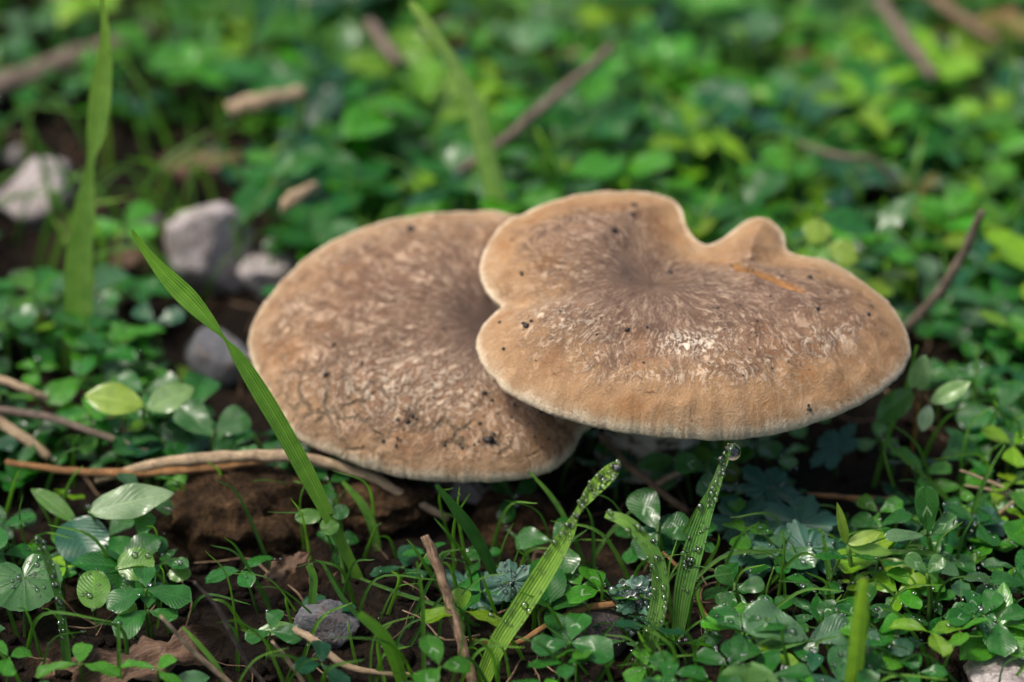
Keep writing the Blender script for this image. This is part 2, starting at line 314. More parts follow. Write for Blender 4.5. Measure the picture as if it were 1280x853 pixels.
def smooth01(x): x = np.clip(x, 0, 1); return x * x * (3 - 2 * x)
def build_mushroom(label, cpx, cz, tilt, side, outline, H, back, mat, feats, stem_px, stem_r, pat, nt=720, nr=190, thick=0.006):
    c = Gz(*cpx, cz); nv = nrm([side, -math.sin(tilt), math.cos(tilt)])
    e1 = nrm(np.cross([0, 1, 0], nv)); e1 = nrm(np.array([1, 0, 0]) - nv * nv[0]); e2 = np.cross(nv, e1)
    pts = []
    for px, py in outline:
        r = ray(px, py); d = np.dot(c - CAM, nv) / np.dot(r, nv); q = CAM + r * d - c
        pts.append((q @ e1, q @ e2))
    pts = np.array(pts)
    # closed Catmull-Rom through the traced rim, then radius by angle
    P = []
    m_ = len(pts)
    for i in range(m_):
        p0, p1, p2, p3 = pts[i - 1], pts[i], pts[(i + 1) % m_], pts[(i + 2) % m_]
        for k in range(12):
            u = k / 12
            P.append(0.5 * (2 * p1 + (p2 - p0) * u + (2 * p0 - 5 * p1 + 4 * p2 - p3) * u * u + (3 * p1 - p0 - 3 * p2 + p3) * u ** 3))
    P = np.array(P); an = np.unwrap(np.arctan2(P[:, 1], P[:, 0])); rr = np.hypot(P[:, 0], P[:, 1])
    if an[-1] < an[0]: an = an[::-1]; rr = rr[::-1]
    o = np.argsort(an % (2 * math.pi)); an = (an % (2 * math.pi))[o]; rr = rr[o]
    th = np.linspace(0, 2 * math.pi, nt, endpoint=False)
    rim = np.interp(th, np.concatenate([an - 2 * math.pi, an, an + 2 * math.pi]), np.tile(rr, 3))
    rimn = np.array([0.010 * mn.noise(Vector((math.cos(q) * 14, math.sin(q) * 14, H * 900))) + 0.005 * mn.noise(Vector((math.cos(q) * 40, math.sin(q) * 40, 2.0))) for q in th])
    rim_s = rim; ug = 1 - (1 - np.linspace(0.004, 1, nr)) ** 1.35
    U, T = np.meshgrid(ug, th, indexing='ij'); RR = rim[None, :] * (1 + rimn[None, :] * smooth01((U - 0.9) / 0.1))
    rim = rim_s * (1 + rimn)
    X = U * RR * np.cos(T); Y = U * RR * np.sin(T)
    # distance of every point to the rim: the margin turns down evenly all the way round, the notch included
    rp = np.stack([rim * np.cos(th), rim * np.sin(th)], -1)[::2]; nrp = len(rp); dist = np.empty_like(X)
    for i in range(0, len(X), 10):
        pq = np.stack([X[i:i + 10], Y[i:i + 10]], -1)
        k0 = ((pq[:, :, None, 0] - rp[:, 0]) ** 2 + (pq[:, :, None, 1] - rp[:, 1]) ** 2).argmin(-1); best = None
        for sg in (-1, 1):
            a_, b_ = rp[k0], rp[(k0 + sg) % nrp]; ab = b_ - a_
            tt = np.clip(((pq - a_) * ab).sum(-1) / ((ab ** 2).sum(-1) + 1e-18), 0, 1)
            dd_ = np.linalg.norm(pq - a_ - ab * tt[..., None], axis=-1); best = dd_ if best is None else np.minimum(best, dd_)
        dist[i:i + 10] = best
    dist[-1] = 0; Q = np.clip(1 - dist / 0.036, 0, 1)
    fr = 0.5 - 0.5 * np.sin(T)                      # 1 at the front rim, 0 at the back
    pw = back[0] + (back[1] - back[0]) * fr         # steeper shoulder at the front
    ex = 0.95 - 0.33 * fr
    Hh = H * (back[2] + (1 - back[2]) * fr)
    # the lip keeps a constant depth below the flat top so the centre does not crease
    low = 1 - (1 - Q ** pw) ** ex
    Z = H - (Hh * low + (H - Hh) * smooth01(Q))
    pix, piy, _ = proj((c + X[..., None] * e1 + Y[..., None] * e2 + Z[..., None] * nv))
    A = dict(rad=np.clip(1 - dist / 0.05, 0, 1), centre=np.zeros_like(U), crack=np.zeros_like(U), scar=np.zeros_like(U), fleck=np.zeros_like(U))
    fade = smooth01((1 - U) / 0.12)
    for f in feats:
        kind, (fx, fy), (sx, sy), amp = f[:4]; rot = f[4] if len(f) > 4 else 0
        dx, dy = pix - fx, piy - fy; ca, sa = math.cos(rot), math.sin(rot)
        g = np.exp(-(((dx * ca + dy * sa) / sx) ** 2 + ((-dx * sa + dy * ca) / sy) ** 2))
        if kind == 'z': Z = Z + amp * g * fade
        elif kind == 'zr': Z = Z + amp * g
        else: A[kind] = np.maximum(A[kind], amp * g)
    A['scar'] = smooth01((A['scar'] - 0.35) / 0.3)
    Z = Z - 0.0018 * A['scar']
    for name in ('crack', 'fleck'): A[name] = smooth01(A[name] * 1.3)
    nz = np.array([[mn.noise(Vector((x * 70, y * 70, 3))) * 0.0009 + mn.noise(Vector((x * 260, y * 260, 8))) * 0.00035 + max(0, mn.noise(Vector((x * 150, y * 190, 5)))) ** 2 * 0.0016 for x, y in zip(rx, ry)] for rx, ry in zip(X, Y)])
    Z = Z + nz * (0.35 + 0.65 * fade)
    root = empty('mushroom', ong(*stem_px), label, 'mushroom')
    base = np.array(root.location)
    def world(x, y, z): return (c + x[..., None] * e1 + y[..., None] * e2 + z[..., None] * nv) - base
    W = world(X, Y, Z); ix = np.arange(nr * nt).reshape(nr, nt)
    # rounded lip turning under
    lip = []
    zr = Z[-1]
    for k, (du, dz) in enumerate([(0.0002, -0.0006), (-0.0003, -0.0011), (-0.0014, -0.0014), (-0.004, -0.0008)]):
        r2 = rim + du; lip.append(world(r2 * np.cos(th), r2 * np.sin(th), zr + dz))
    Wl = np.concatenate([W.reshape(-1, 3)] + lip); rows = nr + len(lip)
    ix = np.arange(rows * nt).reshape(rows, nt); nx = np.roll(ix, -1, axis=1)
    F = np.stack([ix[:-1], ix[1:], nx[1:], nx[:-1]], -1).reshape(-1, 4)
    ex_ = {}
    for k_, a in A.items():
        ex_[k_] = np.concatenate([a.ravel(), np.tile(a[-1], len(lip))])
    r_ = ray(*pat); pq = CAM + r_ * (np.dot(c + nv * H * 0.8 - CAM, nv) / np.dot(r_, nv)) - c
    dx, dy = X - pq @ e1, Y - pq @ e2; aa = np.arctan2(dy, dx); dd = np.hypot(dx, dy) / 0.05
    pol = np.stack([np.cos(aa) * (0.25 + dd), np.sin(aa) * (0.25 + dd), dd * 0], -1).reshape(-1, 3)
    pol = np.stack([np.cos(aa), np.sin(aa), dd], -1).reshape(-1, 3)
    ex_['polar'] = np.concatenate([pol, np.tile(pol[-nt:], (len(lip), 1))])
    cap = link('cap', make_mesh('cap', Wl, F, mat, extra=ex_), root)
    # gilled underside: radial ridges running from the stem to the lip
    rows_u = np.linspace(0.965, 0.16, 14); gil = []
    ridge = 0.0011 * np.abs(((np.arange(nt) % 6) / 3.0) - 1.0)
    zin = np.minimum(Z[np.clip((rows_u * nr).astype(int), 0, nr - 1)], 0.02)
    for k, uu in enumerate(rows_u):
        zz = np.minimum(zr * uu - 0.0006 - 0.007 * (1 - uu), zin[k] - thick * 0.6) - ridge * min(1, k / 3) * (1 if k < 13 else 0)
        gil.append(world(uu * rim * np.cos(th), uu * rim * np.sin(th), zz))
    gx_ = np.arange(14 * nt).reshape(14, nt); gn = np.roll(gx_, -1, axis=1)
    Fg = np.stack([gx_[:-1], gx_[1:], gn[1:], gn[:-1]], -1).reshape(-1, 4)
    link('gills', make_mesh('gills', np.concatenate(gil), Fg, M_gill, extra={'polar': np.tile(np.stack([np.cos(th), np.sin(th), 0 * th], -1), (14, 1))}), root)
    # stem
    top = c - nv * 0.006 - base; S = []; ns, na = 22, 40
    for k in range(ns):
        f = k / (ns - 1); ctr = np.array([0, 0, -0.006]) * (1 - f) + top * f + np.array([0, 0.004, 0]) * math.sin(f * 3.1)
        for j in range(na):
            a = j / na * 2 * math.pi
            r = stem_r * (1.12 - 0.35 * f + 0.5 * max(0, f - 0.75)) * (1 + 0.10 * mn.noise(Vector((math.cos(a) * 1.5, math.sin(a) * 1.5, f * 4))))
            S.append(ctr + np.array([math.cos(a) * r, math.sin(a) * r, 0]))
    sx_ = np.arange(ns * na).reshape(ns, na); sn = np.roll(sx_, -1, axis=1)
    link('stem', make_mesh('stem', S, np.stack([sx_[:-1], sn[:-1], sn[1:], sx_[1:]], -1).reshape(-1, 4), M_stipe), root)
    Wt = W + base; px_, py_, d_ = proj(Wt)
    nrmv = np.cross(np.roll(W, -1, 1) - W, np.gradient(W, axis=0)); nrmv /= np.linalg.norm(nrmv, axis=-1, keepdims=True) + 1e-12
    nrmv *= np.sign((nrmv @ nv))[..., None]
    info = dict(root=root, px=px_, py=py_, W=Wt, Nv=nrmv, c=c, nv=nv, e1=e1, e2=e2, th=th, rim=rim, H=H)
    return info

left_out = [(312, 430), (318, 400), (336, 372), (362, 342), (395, 314), (435, 293), (480, 277), (530, 267), (580, 264), (620, 265), (660, 276),
            (700, 305), (735, 350), (755, 410), (758, 470), (745, 520), (724, 546), (716, 565), (690, 586), (650, 597), (600, 601), (550, 600), (500, 594), (450, 581), (405, 563), (370, 545), (350, 520), (330, 488), (317, 460)]
right_out = [(597, 432), (602, 412), (612, 397), (626, 384), (616, 374), (604, 358), (599, 340), (604, 318), (617, 294), (640, 274), (680, 255), (720, 244), (765, 239), (805, 241), (838, 248), (852, 262), (857, 280), (868, 297), (884, 306),
             (900, 300), (917, 287), (934, 276), (952, 272), (968, 279), (980, 292), (984, 312), (1002, 319), (1030, 325), (1060, 340), (1092, 362), (1117, 388), (1132, 412), (1138, 434), (1134, 452), (1118, 474), (1090, 496), (1050, 516), (1000, 533), (950, 544), (905, 548), (850, 546), (800, 541), (750, 533), (700, 519), (660, 503), (630, 485), (610, 463), (600, 447)]
M_capL = cap_mat('cap_left', dict(
    zones=[(0.0, (0.190, 0.112, 0.071)), (0.45, (0.206, 0.119, 0.071)), (0.68, (0.232, 0.135, 0.073)), (0.86, (0.277, 0.164, 0.083)), (1.0, (0.308, 0.199, 0.111))],
    m0=0.82, m1=1.0, dark=(0.097, 0.052, 0.031), pale=(0.534, 0.388, 0.269), palef=0.85, cen=(0.128, 0.090, 0.081)))
M_capR = cap_mat('cap_right', dict(
    zones=[(0.0, (0.179, 0.107, 0.073)), (0.42, (0.190, 0.115, 0.074)), (0.62, (0.221, 0.130, 0.074)), (0.74, (0.267, 0.155, 0.075)), (0.93, (0.308, 0.184, 0.087)), (1.0, (0.339, 0.225, 0.126))],
    m0=0.68, m1=0.86, dark=(0.097, 0.054, 0.036), pale=(0.556, 0.409, 0.285), palef=0.82, cen=(0.123, 0.085, 0.070)))
capL = build_mushroom('broad tan mushroom with cracked scaly skin, half tucked under the lobed one', (530, 430), 0.036, R(20), -0.03, left_out, 0.0115, (2.0, 3.4, 0.55), M_capL,
    [('z', (640, 395), (65, 60), -0.008), ('centre', (610, 395), (48, 55), 0.95), ('crack', (425, 500), (85, 55), 1.0, 0.5), ('crack', (560, 540), (120, 22), 0.8, 0.25),
     ('z', (430, 490), (60, 30), 0.0012, 0.4), ('fleck', (520, 480), (150, 60), 0.35), ('z', (400, 400), (40, 70), 0.0015)], (590, 596), 0.012, (628, 392))
capR = build_mushroom('large lobed tan mushroom with an orange tear, overlapping the other cap', (862, 432), 0.051, R(13), 0.03, right_out, 0.014, (1.8, 3.2, 0.35), M_capR,
    [('z', (800, 335), (60, 35), -0.005), ('z', (640, 378), (85, 12), -0.0035, -0.12), ('z', (885, 330), (45, 16), -0.0015, 0.3), ('z', (945, 322), (60, 8), -0.0014, 0.12),
     ('z', (952, 295), (26, 14), 0.0012),  ('z', (720, 400), (70, 40), 0.0035), ('z', (1000, 400), (90, 40), 0.001),
     ('scar', (962, 347), (56, 5.5), 1.0, 0.45), ('scar', (928, 332), (20, 7), 0.8, 0.45), ('scar', (905, 322), (40, 4), 0.5, -0.05), ('centre', (785, 325), (28, 16), 0.7), ('fleck', (862, 428), (45, 18), 0.6), ('fleck', (700, 400), (90, 35), 0.3, 0.3), ('fleck', (850, 470), (150, 16), 0.28), ('fleck', (1030, 430), (70, 20), 0.32, -0.4)], (803, 564), 0.013, (815, 345))
def cap_at(info, px, py):
    d = (info['px'] - px) ** 2 + (info['py'] - py) ** 2
    i = np.unravel_index(np.argmin(d), d.shape); return info['W'][i], info['Nv'][i]
# dirt specks stuck to the two caps
def speck_mesh(name, info, spots, parent):
    Vs, Fs = [], []; n0 = 0
    for (px, py, r) in spots:
        p, nn = cap_at(info, px, py); v, f = IC1; r *= depth(p) * K
        q = v * np.array([rnd.uniform(.7, 1.4), rnd.uniform(.6, 1.2), 0.6]) * r
        q = q * (1 + 0.35 * rng.normal(size=(len(q), 1)) * 0.5); a = rnd.uniform(0, 6.28)
        q[:, :2] = q[:, :2] @ np.array([[math.cos(a), -math.sin(a)], [math.sin(a), math.cos(a)]])
        Vs.append(q + p + nn * r * 0.15); Fs.append(f + n0); n0 += len(q)
    o = link(name, make_mesh(name, np.concatenate(Vs), np.concatenate(Fs), M_dirt)); return o
spR = [(792, 257, 5), (790, 268, 4), (767, 288, 6), (757, 280, 2), (1012, 348, 6), (977, 346, 3), (1034, 367, 2), (1022, 386, 3), (1089, 383, 2.5), (1086, 393, 4), (658, 407, 5), (655, 404, 3), (664, 402, 3), (625, 403, 3), (838, 341, 4), (845, 344, 2), (784, 412, 4), (630, 436, 3), (1010, 507, 3), (1012, 511, 3), (652, 342, 4), (700, 283, 3), (720, 300, 2), (640, 300, 2), (965, 460, 2)]
spR += [(rnd.uniform(650, 1080), rnd.uniform(330, 470), rnd.uniform(0.8, 2.0)) for _ in range(45)]
spL = [(513, 287, 7), (418, 430, 3.5), (612, 549, 6), (618, 553, 4), (660, 590, 2), (556, 556, 3), (452, 454, 2.5), (497, 525, 4), (510, 527, 4), (515, 520, 3), (520, 524, 2.5), (408, 468, 5), (585, 536, 2), (605, 492, 4), (600, 530, 4), (615, 500, 3), (495, 557, 3), (480, 551, 3), (540, 480, 2)]
spL += [(rnd.uniform(470, 690), rnd.uniform(480, 560), rnd.uniform(0.8, 2.6)) for _ in range(60)] + [(rnd.uniform(350, 600), rnd.uniform(300, 560), rnd.uniform(0.7, 1.6)) for _ in range(35)]
tag(speck_mesh('dirt_specks', capR, spR, None), 'tiny dark crumbs of soil stuck to the lobed mushroom cap', 'soil crumbs', kind='stuff')
tag(speck_mesh('dirt_specks', capL, spL, None), 'tiny dark crumbs of soil stuck to the cracked mushroom cap', 'soil crumbs', kind='stuff')

# ------------------------------------------------------------------ leaf shapes
def pr_clover(v): return (v ** 0.8) * np.clip(1 - v ** 3.2, 0, 1) ** 0.5 * 1.28
def pr_oval(v): return np.sin(np.pi * v) ** 0.75
def pr_ovate(v): return (v ** 0.62) * np.clip(1 - v, 0, 1) ** 0.8 * 1.92
def pr_round(v): return np.sqrt(np.clip(1 - (2 * v - 1) ** 2, 0, 1))
def pr_paddle(v): return (0.18 + 0.82 * v ** 1.6) * np.clip(1 - v ** 6, 0, 1) ** 0.5
def leaf_arr(L, W, prof, nu=8, nv=9, fold=0.25, curl=0.15, serr=0.0, wav=0.0, seed=0, notch=0.0, cup=0.0):
    v = np.linspace(0, 1, nv); v = v ** 0.9; u = np.linspace(-1, 1, nu + 1)
    Vv, Uu = np.meshgrid(v, u, indexing='ij'); wd = prof(Vv) * W / 2
    wd = np.maximum(wd, W * 0.015)
    x = Uu * wd; y = Vv * L
    if serr: y = y + serr * L * np.where(np.abs(Uu) > 0.99, np.where((np.arange(nv) % 2)[:, None] > 0, 1, -1), 0); x = x * (1 + serr * 1.5 * np.where(np.abs(Uu) > 0.99, np.where((np.arange(nv) % 2)[:, None] > 0, 1, -1), 0))
    y = y + notch * L * (np.abs(Uu) ** 0.8 - 0.6) * Vv ** 6
    z = np.tan(fold) * np.abs(x) * (1 - cup * np.abs(Uu)) - curl * L * Vv ** 2
    ph = seed * 1.7
    z = z + wav * W * np.sin(Vv * 9 + ph + Uu * 2) * Uu * Uu + wav * 0.4 * W * np.sin(Vv * 15 + ph * 2) * Uu
    Vt = np.stack([x, y, z], -1).reshape(-1, 3)
    ix = np.arange(nv * (nu + 1)).reshape(nv, nu + 1)
    F = np.stack([ix[:-1, :-1], ix[:-1, 1:], ix[1:, 1:], ix[1:, :-1]], -1).reshape(-1, 4)
    return Vt, F, np.stack([Uu, Vv], -1).reshape(-1, 2)
def polar_leaf(rf, nt=72, nr=7, fold=0.1, wav=0.05, seed=0, dome=0.1):
    """leaf around its petiole point; angle 0 is the tip (+Y), gap at the back"""
    th = np.linspace(-math.pi * 0.985, math.pi * 0.985, nt); rr = np.linspace(0.02, 1, nr)
    Rr, T = np.meshgrid(rr, th, indexing='ij'); r = rf(T) * Rr
    x = r * np.sin(T); y = r * np.cos(T)
    S = rf(np.zeros(1))[0]
    z = fold * np.abs(x) + wav * S * Rr ** 2 * np.sin(T * 5 + seed) + wav * .5 * S * Rr * np.sin(T * 9 + 2 * seed) - dome * S * Rr ** 2
    ix = np.arange(nr * nt).reshape(nr, nt)
    F = np.stack([ix[:-1, :-1], ix[1:, :-1], ix[1:, 1:], ix[:-1, 1:]], -1).reshape(-1, 4)
    return np.stack([x, y, z], -1).reshape(-1, 3), F, np.stack([0.6 + 0 * T, 0.21 + T * 0.16], -1).reshape(-1, 2)
def rf_lobed(S): return lambda T: S * (0.58 + 0.42 * np.abs(np.cos(T * 2.5)) ** 0.7) * (1 + 0.13 * np.abs(np.sin(T * 10))) * (1 - 0.25 * (np.abs(T) / math.pi) ** 2)
def rf_heart(S): return lambda T: S * (0.86 + 0.14 * np.cos(T)) * (1 - 0.55 * np.exp(-((np.abs(T) - math.pi) / 0.30) ** 2)) * (1 + 0.015 * np.sin(T * 26))
def rf_oak(S): return lambda T: S * (0.62 + 0.30 * np.abs(np.cos(T * 3.5)) ** 1.2 + 0.18 * np.cos(T)) * (1 + 0.05 * np.sin(T * 21))
def tube(pts, rad, ns=6, seed=0, rough=0.0):
    pts = np.asarray(pts, float); n = len(pts); rad = np.broadcast_to(rad, (n,)); V = []; uv = []
    tg = np.gradient(pts, axis=0); ref = np.array([0.31, 0.2, 0.93]) if abs(nrm(tg[0])[2]) < 0.8 else np.array([0.9, 0.3, 0.1])
    acc = 0
    for i in range(n):
        tt = nrm(tg[i]); a = nrm(np.cross(tt, ref)); b = np.cross(tt, a)
        if i: acc += np.linalg.norm(pts[i] - pts[i - 1])
        for j in range(ns):
            an = j / ns * 2 * math.pi; r = rad[i]
            if rough: r = r * (1 + rough * mn.noise(Vector((math.cos(an) * 1.3 + seed, math.sin(an) * 1.3, acc * 160))))
            V.append(pts[i] + (a * math.cos(an) + b * math.sin(an)) * r); uv.append((math.sin(an * 0.5), acc * 60))
    V.append(pts[0]); uv.append((0, 0)); V.append(pts[-1]); uv.append((0, acc * 60))
    F = [(i * ns + j, i * ns + (j + 1) % ns, (i + 1) * ns + (j + 1) % ns, (i + 1) * ns + j) for i in range(n - 1) for j in range(ns)]
    F += [(n * ns, (j + 1) % ns, j) for j in range(ns)] + [(n * ns + 1, (n - 1) * ns + j, (n - 1) * ns + (j + 1) % ns) for j in range(ns)]
    return np.array(V), F, np.array(uv)
def catmull(pts, k=8):
    pts = np.asarray(pts, float); P = np.vstack([2 * pts[0] - pts[1], pts, 2 * pts[-1] - pts[-2]]); out = []
    for i in range(1, len(P) - 2):
        p0, p1, p2, p3 = P[i - 1:i + 3]
        for j in range(k):
            u = j / k; out.append(0.5 * (2 * p1 + (p2 - p0) * u + (2 * p0 - 5 * p1 + 4 * p2 - p3) * u * u + (3 * p1 - p0 - 3 * p2 + p3) * u ** 3))
    out.append(P[-2]); return np.array(out)

drops = []          # (centre, radius, normal) of tiny droplets, built at the end
def sprinkle(Vw, F, n, r0, r1, sub=None, edge=False):
    F = np.asarray(F); 
    for _ in range(n):
        q = Vw[F[rnd.randrange(len(F))]]; wt = rng.dirichlet(np.ones(len(q))); p = wt @ q
        nn = np.cross(q[1] - q[0], q[2] - q[0]); ln = np.linalg.norm(nn)
        if ln < 1e-14: continue
        nn = nn / ln
        if nn[2] * 0.75 - nn[1] * 0.65 < 0: nn = -nn
        r = r0 * (r1 / r0) ** (rnd.random() ** 1.6); drops.append((p + nn * r * 0.25, r, nn))

# ------------------------------------------------------------------ grass blades
def ribbon(pts, wid, fold=0.25, twist=0.0, face=None, nu=6, hollow=1.0):
    """pts already dense; wid widths; the ribbon's flat side turns to 'face'"""
    tg = np.gradient(pts, axis=0); n = len(pts); V = []; uv = []
    for i in range(n):
        tt = nrm(tg[i]); f = face[i] if face is not None else nrm(CAM - pts[i])
        side = nrm(np.cross(tt, f)); nn = np.cross(side, tt); tw = twist * i / n
        s2 = side * math.cos(tw) + nn * math.sin(tw); n2 = np.cross(s2, tt)
        for j in range(nu + 1):
            u = -1 + 2 * j / nu
            V.append(pts[i] + s2 * u * wid[i] / 2 + n2 * abs(u) * wid[i] / 2 * fold); uv.append((u, i / n))
    ix = np.arange(n * (nu + 1)).reshape(n, nu + 1)
    F = np.stack([ix[:-1, :-1], ix[:-1, 1:], ix[1:, 1:], ix[1:, :-1]], -1).reshape(-1, 4)
    return np.array(V), F, np.array(uv)
GREEN = (0.055, 0.15, 0.022)
def blade(label, pts, lean=0.0, col=GREEN, fold=0.25, twist=0.0, ndrops=0, dr=(0.0003, 0.0010), z0=0.0, name='grass_blade', cat='grass blade', group=None, k=8):
    """pts (px, py, width_px) from the root up; the blade stands on the ground at its first pixel"""
    b = Gz(pts[0][0], pts[0][1], z0); y0 = b[1]; P = []; ar = 0; tot = sum(math.dist(pts[i][:2], pts[i - 1][:2]) for i in range(1, len(pts)))
    for i, q in enumerate(pts):
        if i: ar += math.dist(q[:2], pts[i - 1][:2])
        P.append(Gy(q[0], q[1], y0 + lean * (ar / tot)))
    P = np.array(P); wd = np.array([q[2] * depth(p) * K for q, p in zip(pts, P)])
    if z0 == 0.0: P[0, 2] = gz(P[0, 0], P[0, 1]) - 0.002
    D = catmull(np.column_stack([P, wd]), k); V, F, uv = ribbon(D[:, :3], np.maximum(D[:, 3], 0.0001), fold, twist)
    if ndrops: sprinkle(V, F[len(F) // 6:], ndrops, *dr)
    base = P[0].copy(); o = link(name, make_mesh(name, V - base, F, M_blade, luv=uv), None, col, base)
    return tag(o, label, cat, group), V, F
def wdrop(p, r, label, sq=1.0, group=None):
    v, f = IC3; o = link('water_drop', make_mesh('water_drop', v * r * np.array([1, 1, sq]), f, M_water), None, None, p)
    return tag(o, label, 'water drop', group)
LG = (0.16, 0.30, 0.055); MG = (0.085, 0.21, 0.035); YG = (0.24, 0.36, 0.05); DG = (0.03, 0.095, 0.02)
blade('tall grass blade with a twist, standing alone beyond the straw stalks',
      [(96, 468, 40), (97, 440, 40), (98, 400, 36), (98, 330, 34), (106, 260, 26), (113, 205, 10), (121, 160, 25), (126, 110, 27), (131, 60, 16), (130, 20, 8), (124, -30, 5)], 0.01, (0.20, 0.35, 0.085), 0.2)
blade('bright grass blade with a pinched waist leaning past the cracked cap',
      [(452, 735, 12), (432, 690, 14), (408, 640, 17), (382, 590, 22), (352, 535, 22), (325, 490, 22), (298, 447, 16), (281, 424, 4), (264, 404, 14), (236, 374, 25), (212, 350, 22), (188, 322, 13), (172, 300, 8), (165, 287, 3)], 0.02, (0.12, 0.27, 0.035), 0.3)
blade('grass blade with a drooping tip rising behind the gap between the caps',
      [(630, 350, 20), (622, 262, 26), (606, 190, 25), (590, 130, 23), (570, 85, 16), (548, 50, 14), (530, 25, 15), (512, 2, 6)], -0.01, (0.34, 0.50, 0.20), 0.25)
_, V4, F4 = blade('grass blade beaded with dew, ending in a pale paddle-shaped tip',
      [(596, 862, 20), (622, 806, 24), (650, 762, 27), (682, 712, 26), (708, 668, 19), (722, 640, 8), (737, 618, 17), (753, 600, 21), (766, 587, 18), (774, 579, 6)], 0.026, (0.17, 0.33, 0.04), 0.3, 0, 120)
wdrop(cap_at(capR, 0, 0)[0] * 0 + Gy(764, 592, V4[-4][1] - 0.0010), 0.0011, 'small dew drop on the paddle-shaped grass tip', 0.8)
blade('short arched grass blade curling over at its tip beside the round clover',
      [(792, 858, 22), (812, 800, 22), (824, 750, 22), (823, 710, 20), (812, 685, 18), (796, 664, 17), (778, 650, 15), (757, 643, 9)], 0.018, (0.11, 0.24, 0.05), 0.3, 0, 50)
_, V6, F6 = blade('upright dewy grass blade holding a clear drop at its point',
      [(846, 800, 13), (854, 740, 24), (866, 690, 26), (880, 645, 20), (895, 605, 13), (906, 575, 10), (914, 556, 7)], 0.020, (0.10, 0.24, 0.05), 0.35, 0, 90)
wdrop(Gy(916, 565, V6[-4][1] - 0.002), 0.0021, 'clear round drop hanging at the point of the upright grass blade', 1.1)
blade('dewy thin grass stalk beside the heart-shaped leaf', [(86, 845, 12), (80, 795, 11), (74, 750, 10), (63, 710, 11), (52, 682, 10), (45, 669, 5)], 0.012, (0.06, 0.16, 0.035), 0.4, 0, 45)
blade('pale soft grass blade standing among the broad dewy clover', [(1063, 880, 22), (1070, 820, 21), (1075, 770, 19), (1080, 722, 11)], -0.03, (0.17, 0.30, 0.05), 0.3)
blade('broad grass blade cut off short near the grey stone', [(505, 862, 14), (492, 820, 17), (475, 790, 15), (448, 767, 10)], -0.006, (0.09, 0.22, 0.04), 0.3)
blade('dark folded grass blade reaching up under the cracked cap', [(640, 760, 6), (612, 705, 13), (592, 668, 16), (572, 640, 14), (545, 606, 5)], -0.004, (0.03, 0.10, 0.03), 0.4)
thin = [
 ([(738, 715, 5), (712, 660, 6), (690, 622, 6), (662, 590, 3)], 'dark thin grass blade crossing behind the paddle-tipped blade'),
 ([(726, 712, 5), (758, 672, 5), (780, 648, 4), (802, 626, 3)], 'thin grass blade slanting up towards the round clover'),
 ([(668, 705, 5), (652, 680, 5), (633, 662, 3)], 'short grass shoot tipped with a dew drop above the lacy leaf'),
 ([(530, 860, 6), (529, 800, 6), (528, 750, 5), (521, 702, 3)], 'straight thin grass blade close beside the broken twig'),
 ([(612, 786, 5), (560, 762, 5), (500, 742, 5), (450, 723, 3)], 'long thin grass blade lying over towards the small round leaflets'),
 ([(520, 822, 6), (470, 790, 6), (430, 750, 6), (402, 702, 4)], 'curved thin grass blade arching over the small grey stone'),
 ([(394, 800, 9), (390, 760, 10), (392, 725, 10), (386, 706, 9)], 'stubby grass shoot with a blunt top by the small grey stone'),
 ([(1238, 668, 5), (1200, 640, 6), (1160, 600, 6), (1103, 549, 3)], 'long thin grass blade slanting away from the pale straw'),
 ([(1196, 700, 5), (1216, 640, 6), (1236, 590, 5), (1256, 556, 3)], 'thin grass blade standing beside the forked pale straw'),
 ([(1042, 775, 7), (1038, 730, 8), (1032, 690, 7), (1028, 664, 3)], 'short upright grass blade beside the yellow-green seedling'),
 ([(1090, 610, 5), (1110, 545, 6), (1128, 500, 5), (1146, 432, 3)], 'thin dark grass blade rising against the edge of the lobed cap'),
 ([(150, 880, 5), (149, 830, 6), (148, 780, 3)], 'single thin grass blade in front of the dead leaf'),
 ([(292, 870, 7), (272, 835, 7), (248, 805, 6), (228, 784, 3)], 'thin green grass blade leaning over the dead leaf'),
 ([(440, 735, 7), (430, 700, 8), (425, 660, 8), (418, 625, 8)], 'stiff green stalk beside the four small round leaflets'),
 ([(474, 700, 9), (466, 660, 11), (452, 630, 10), (428, 602, 5)], 'broad dark grass blade under the front edge of the cracked cap'),
 ([(1208, 560, 4), (1213, 520, 5), (1219, 480, 4), (1222, 430, 2)], 'thin upright grass blade in the clover by the slanting twig'),
 ([(832, 760, 4), (900, 698, 5), (960, 690, 5), (985, 691, 3)], 'thin dewy grass blade lying across in front of the lobed teal leaves'),
 ([(1250, 760, 6), (1180, 700, 7), (1120, 690, 6), (1062, 686, 4)], 'arched grass blade lying over the toothed clover'),
]
for pts, lab in thin: blade(lab, pts, 0.008, rnd.choice([GREEN, MG, (0.045, 0.13, 0.03), MG]), 0.35, 0, 12 if pts[0][0] > 600 else 4, (0.00015, 0.0005))
wdrop(Gy(633, 660, Gz(668, 705)[1] + 0.008), 0.0009, 'round dew drop on the grass shoot above the lacy leaf')

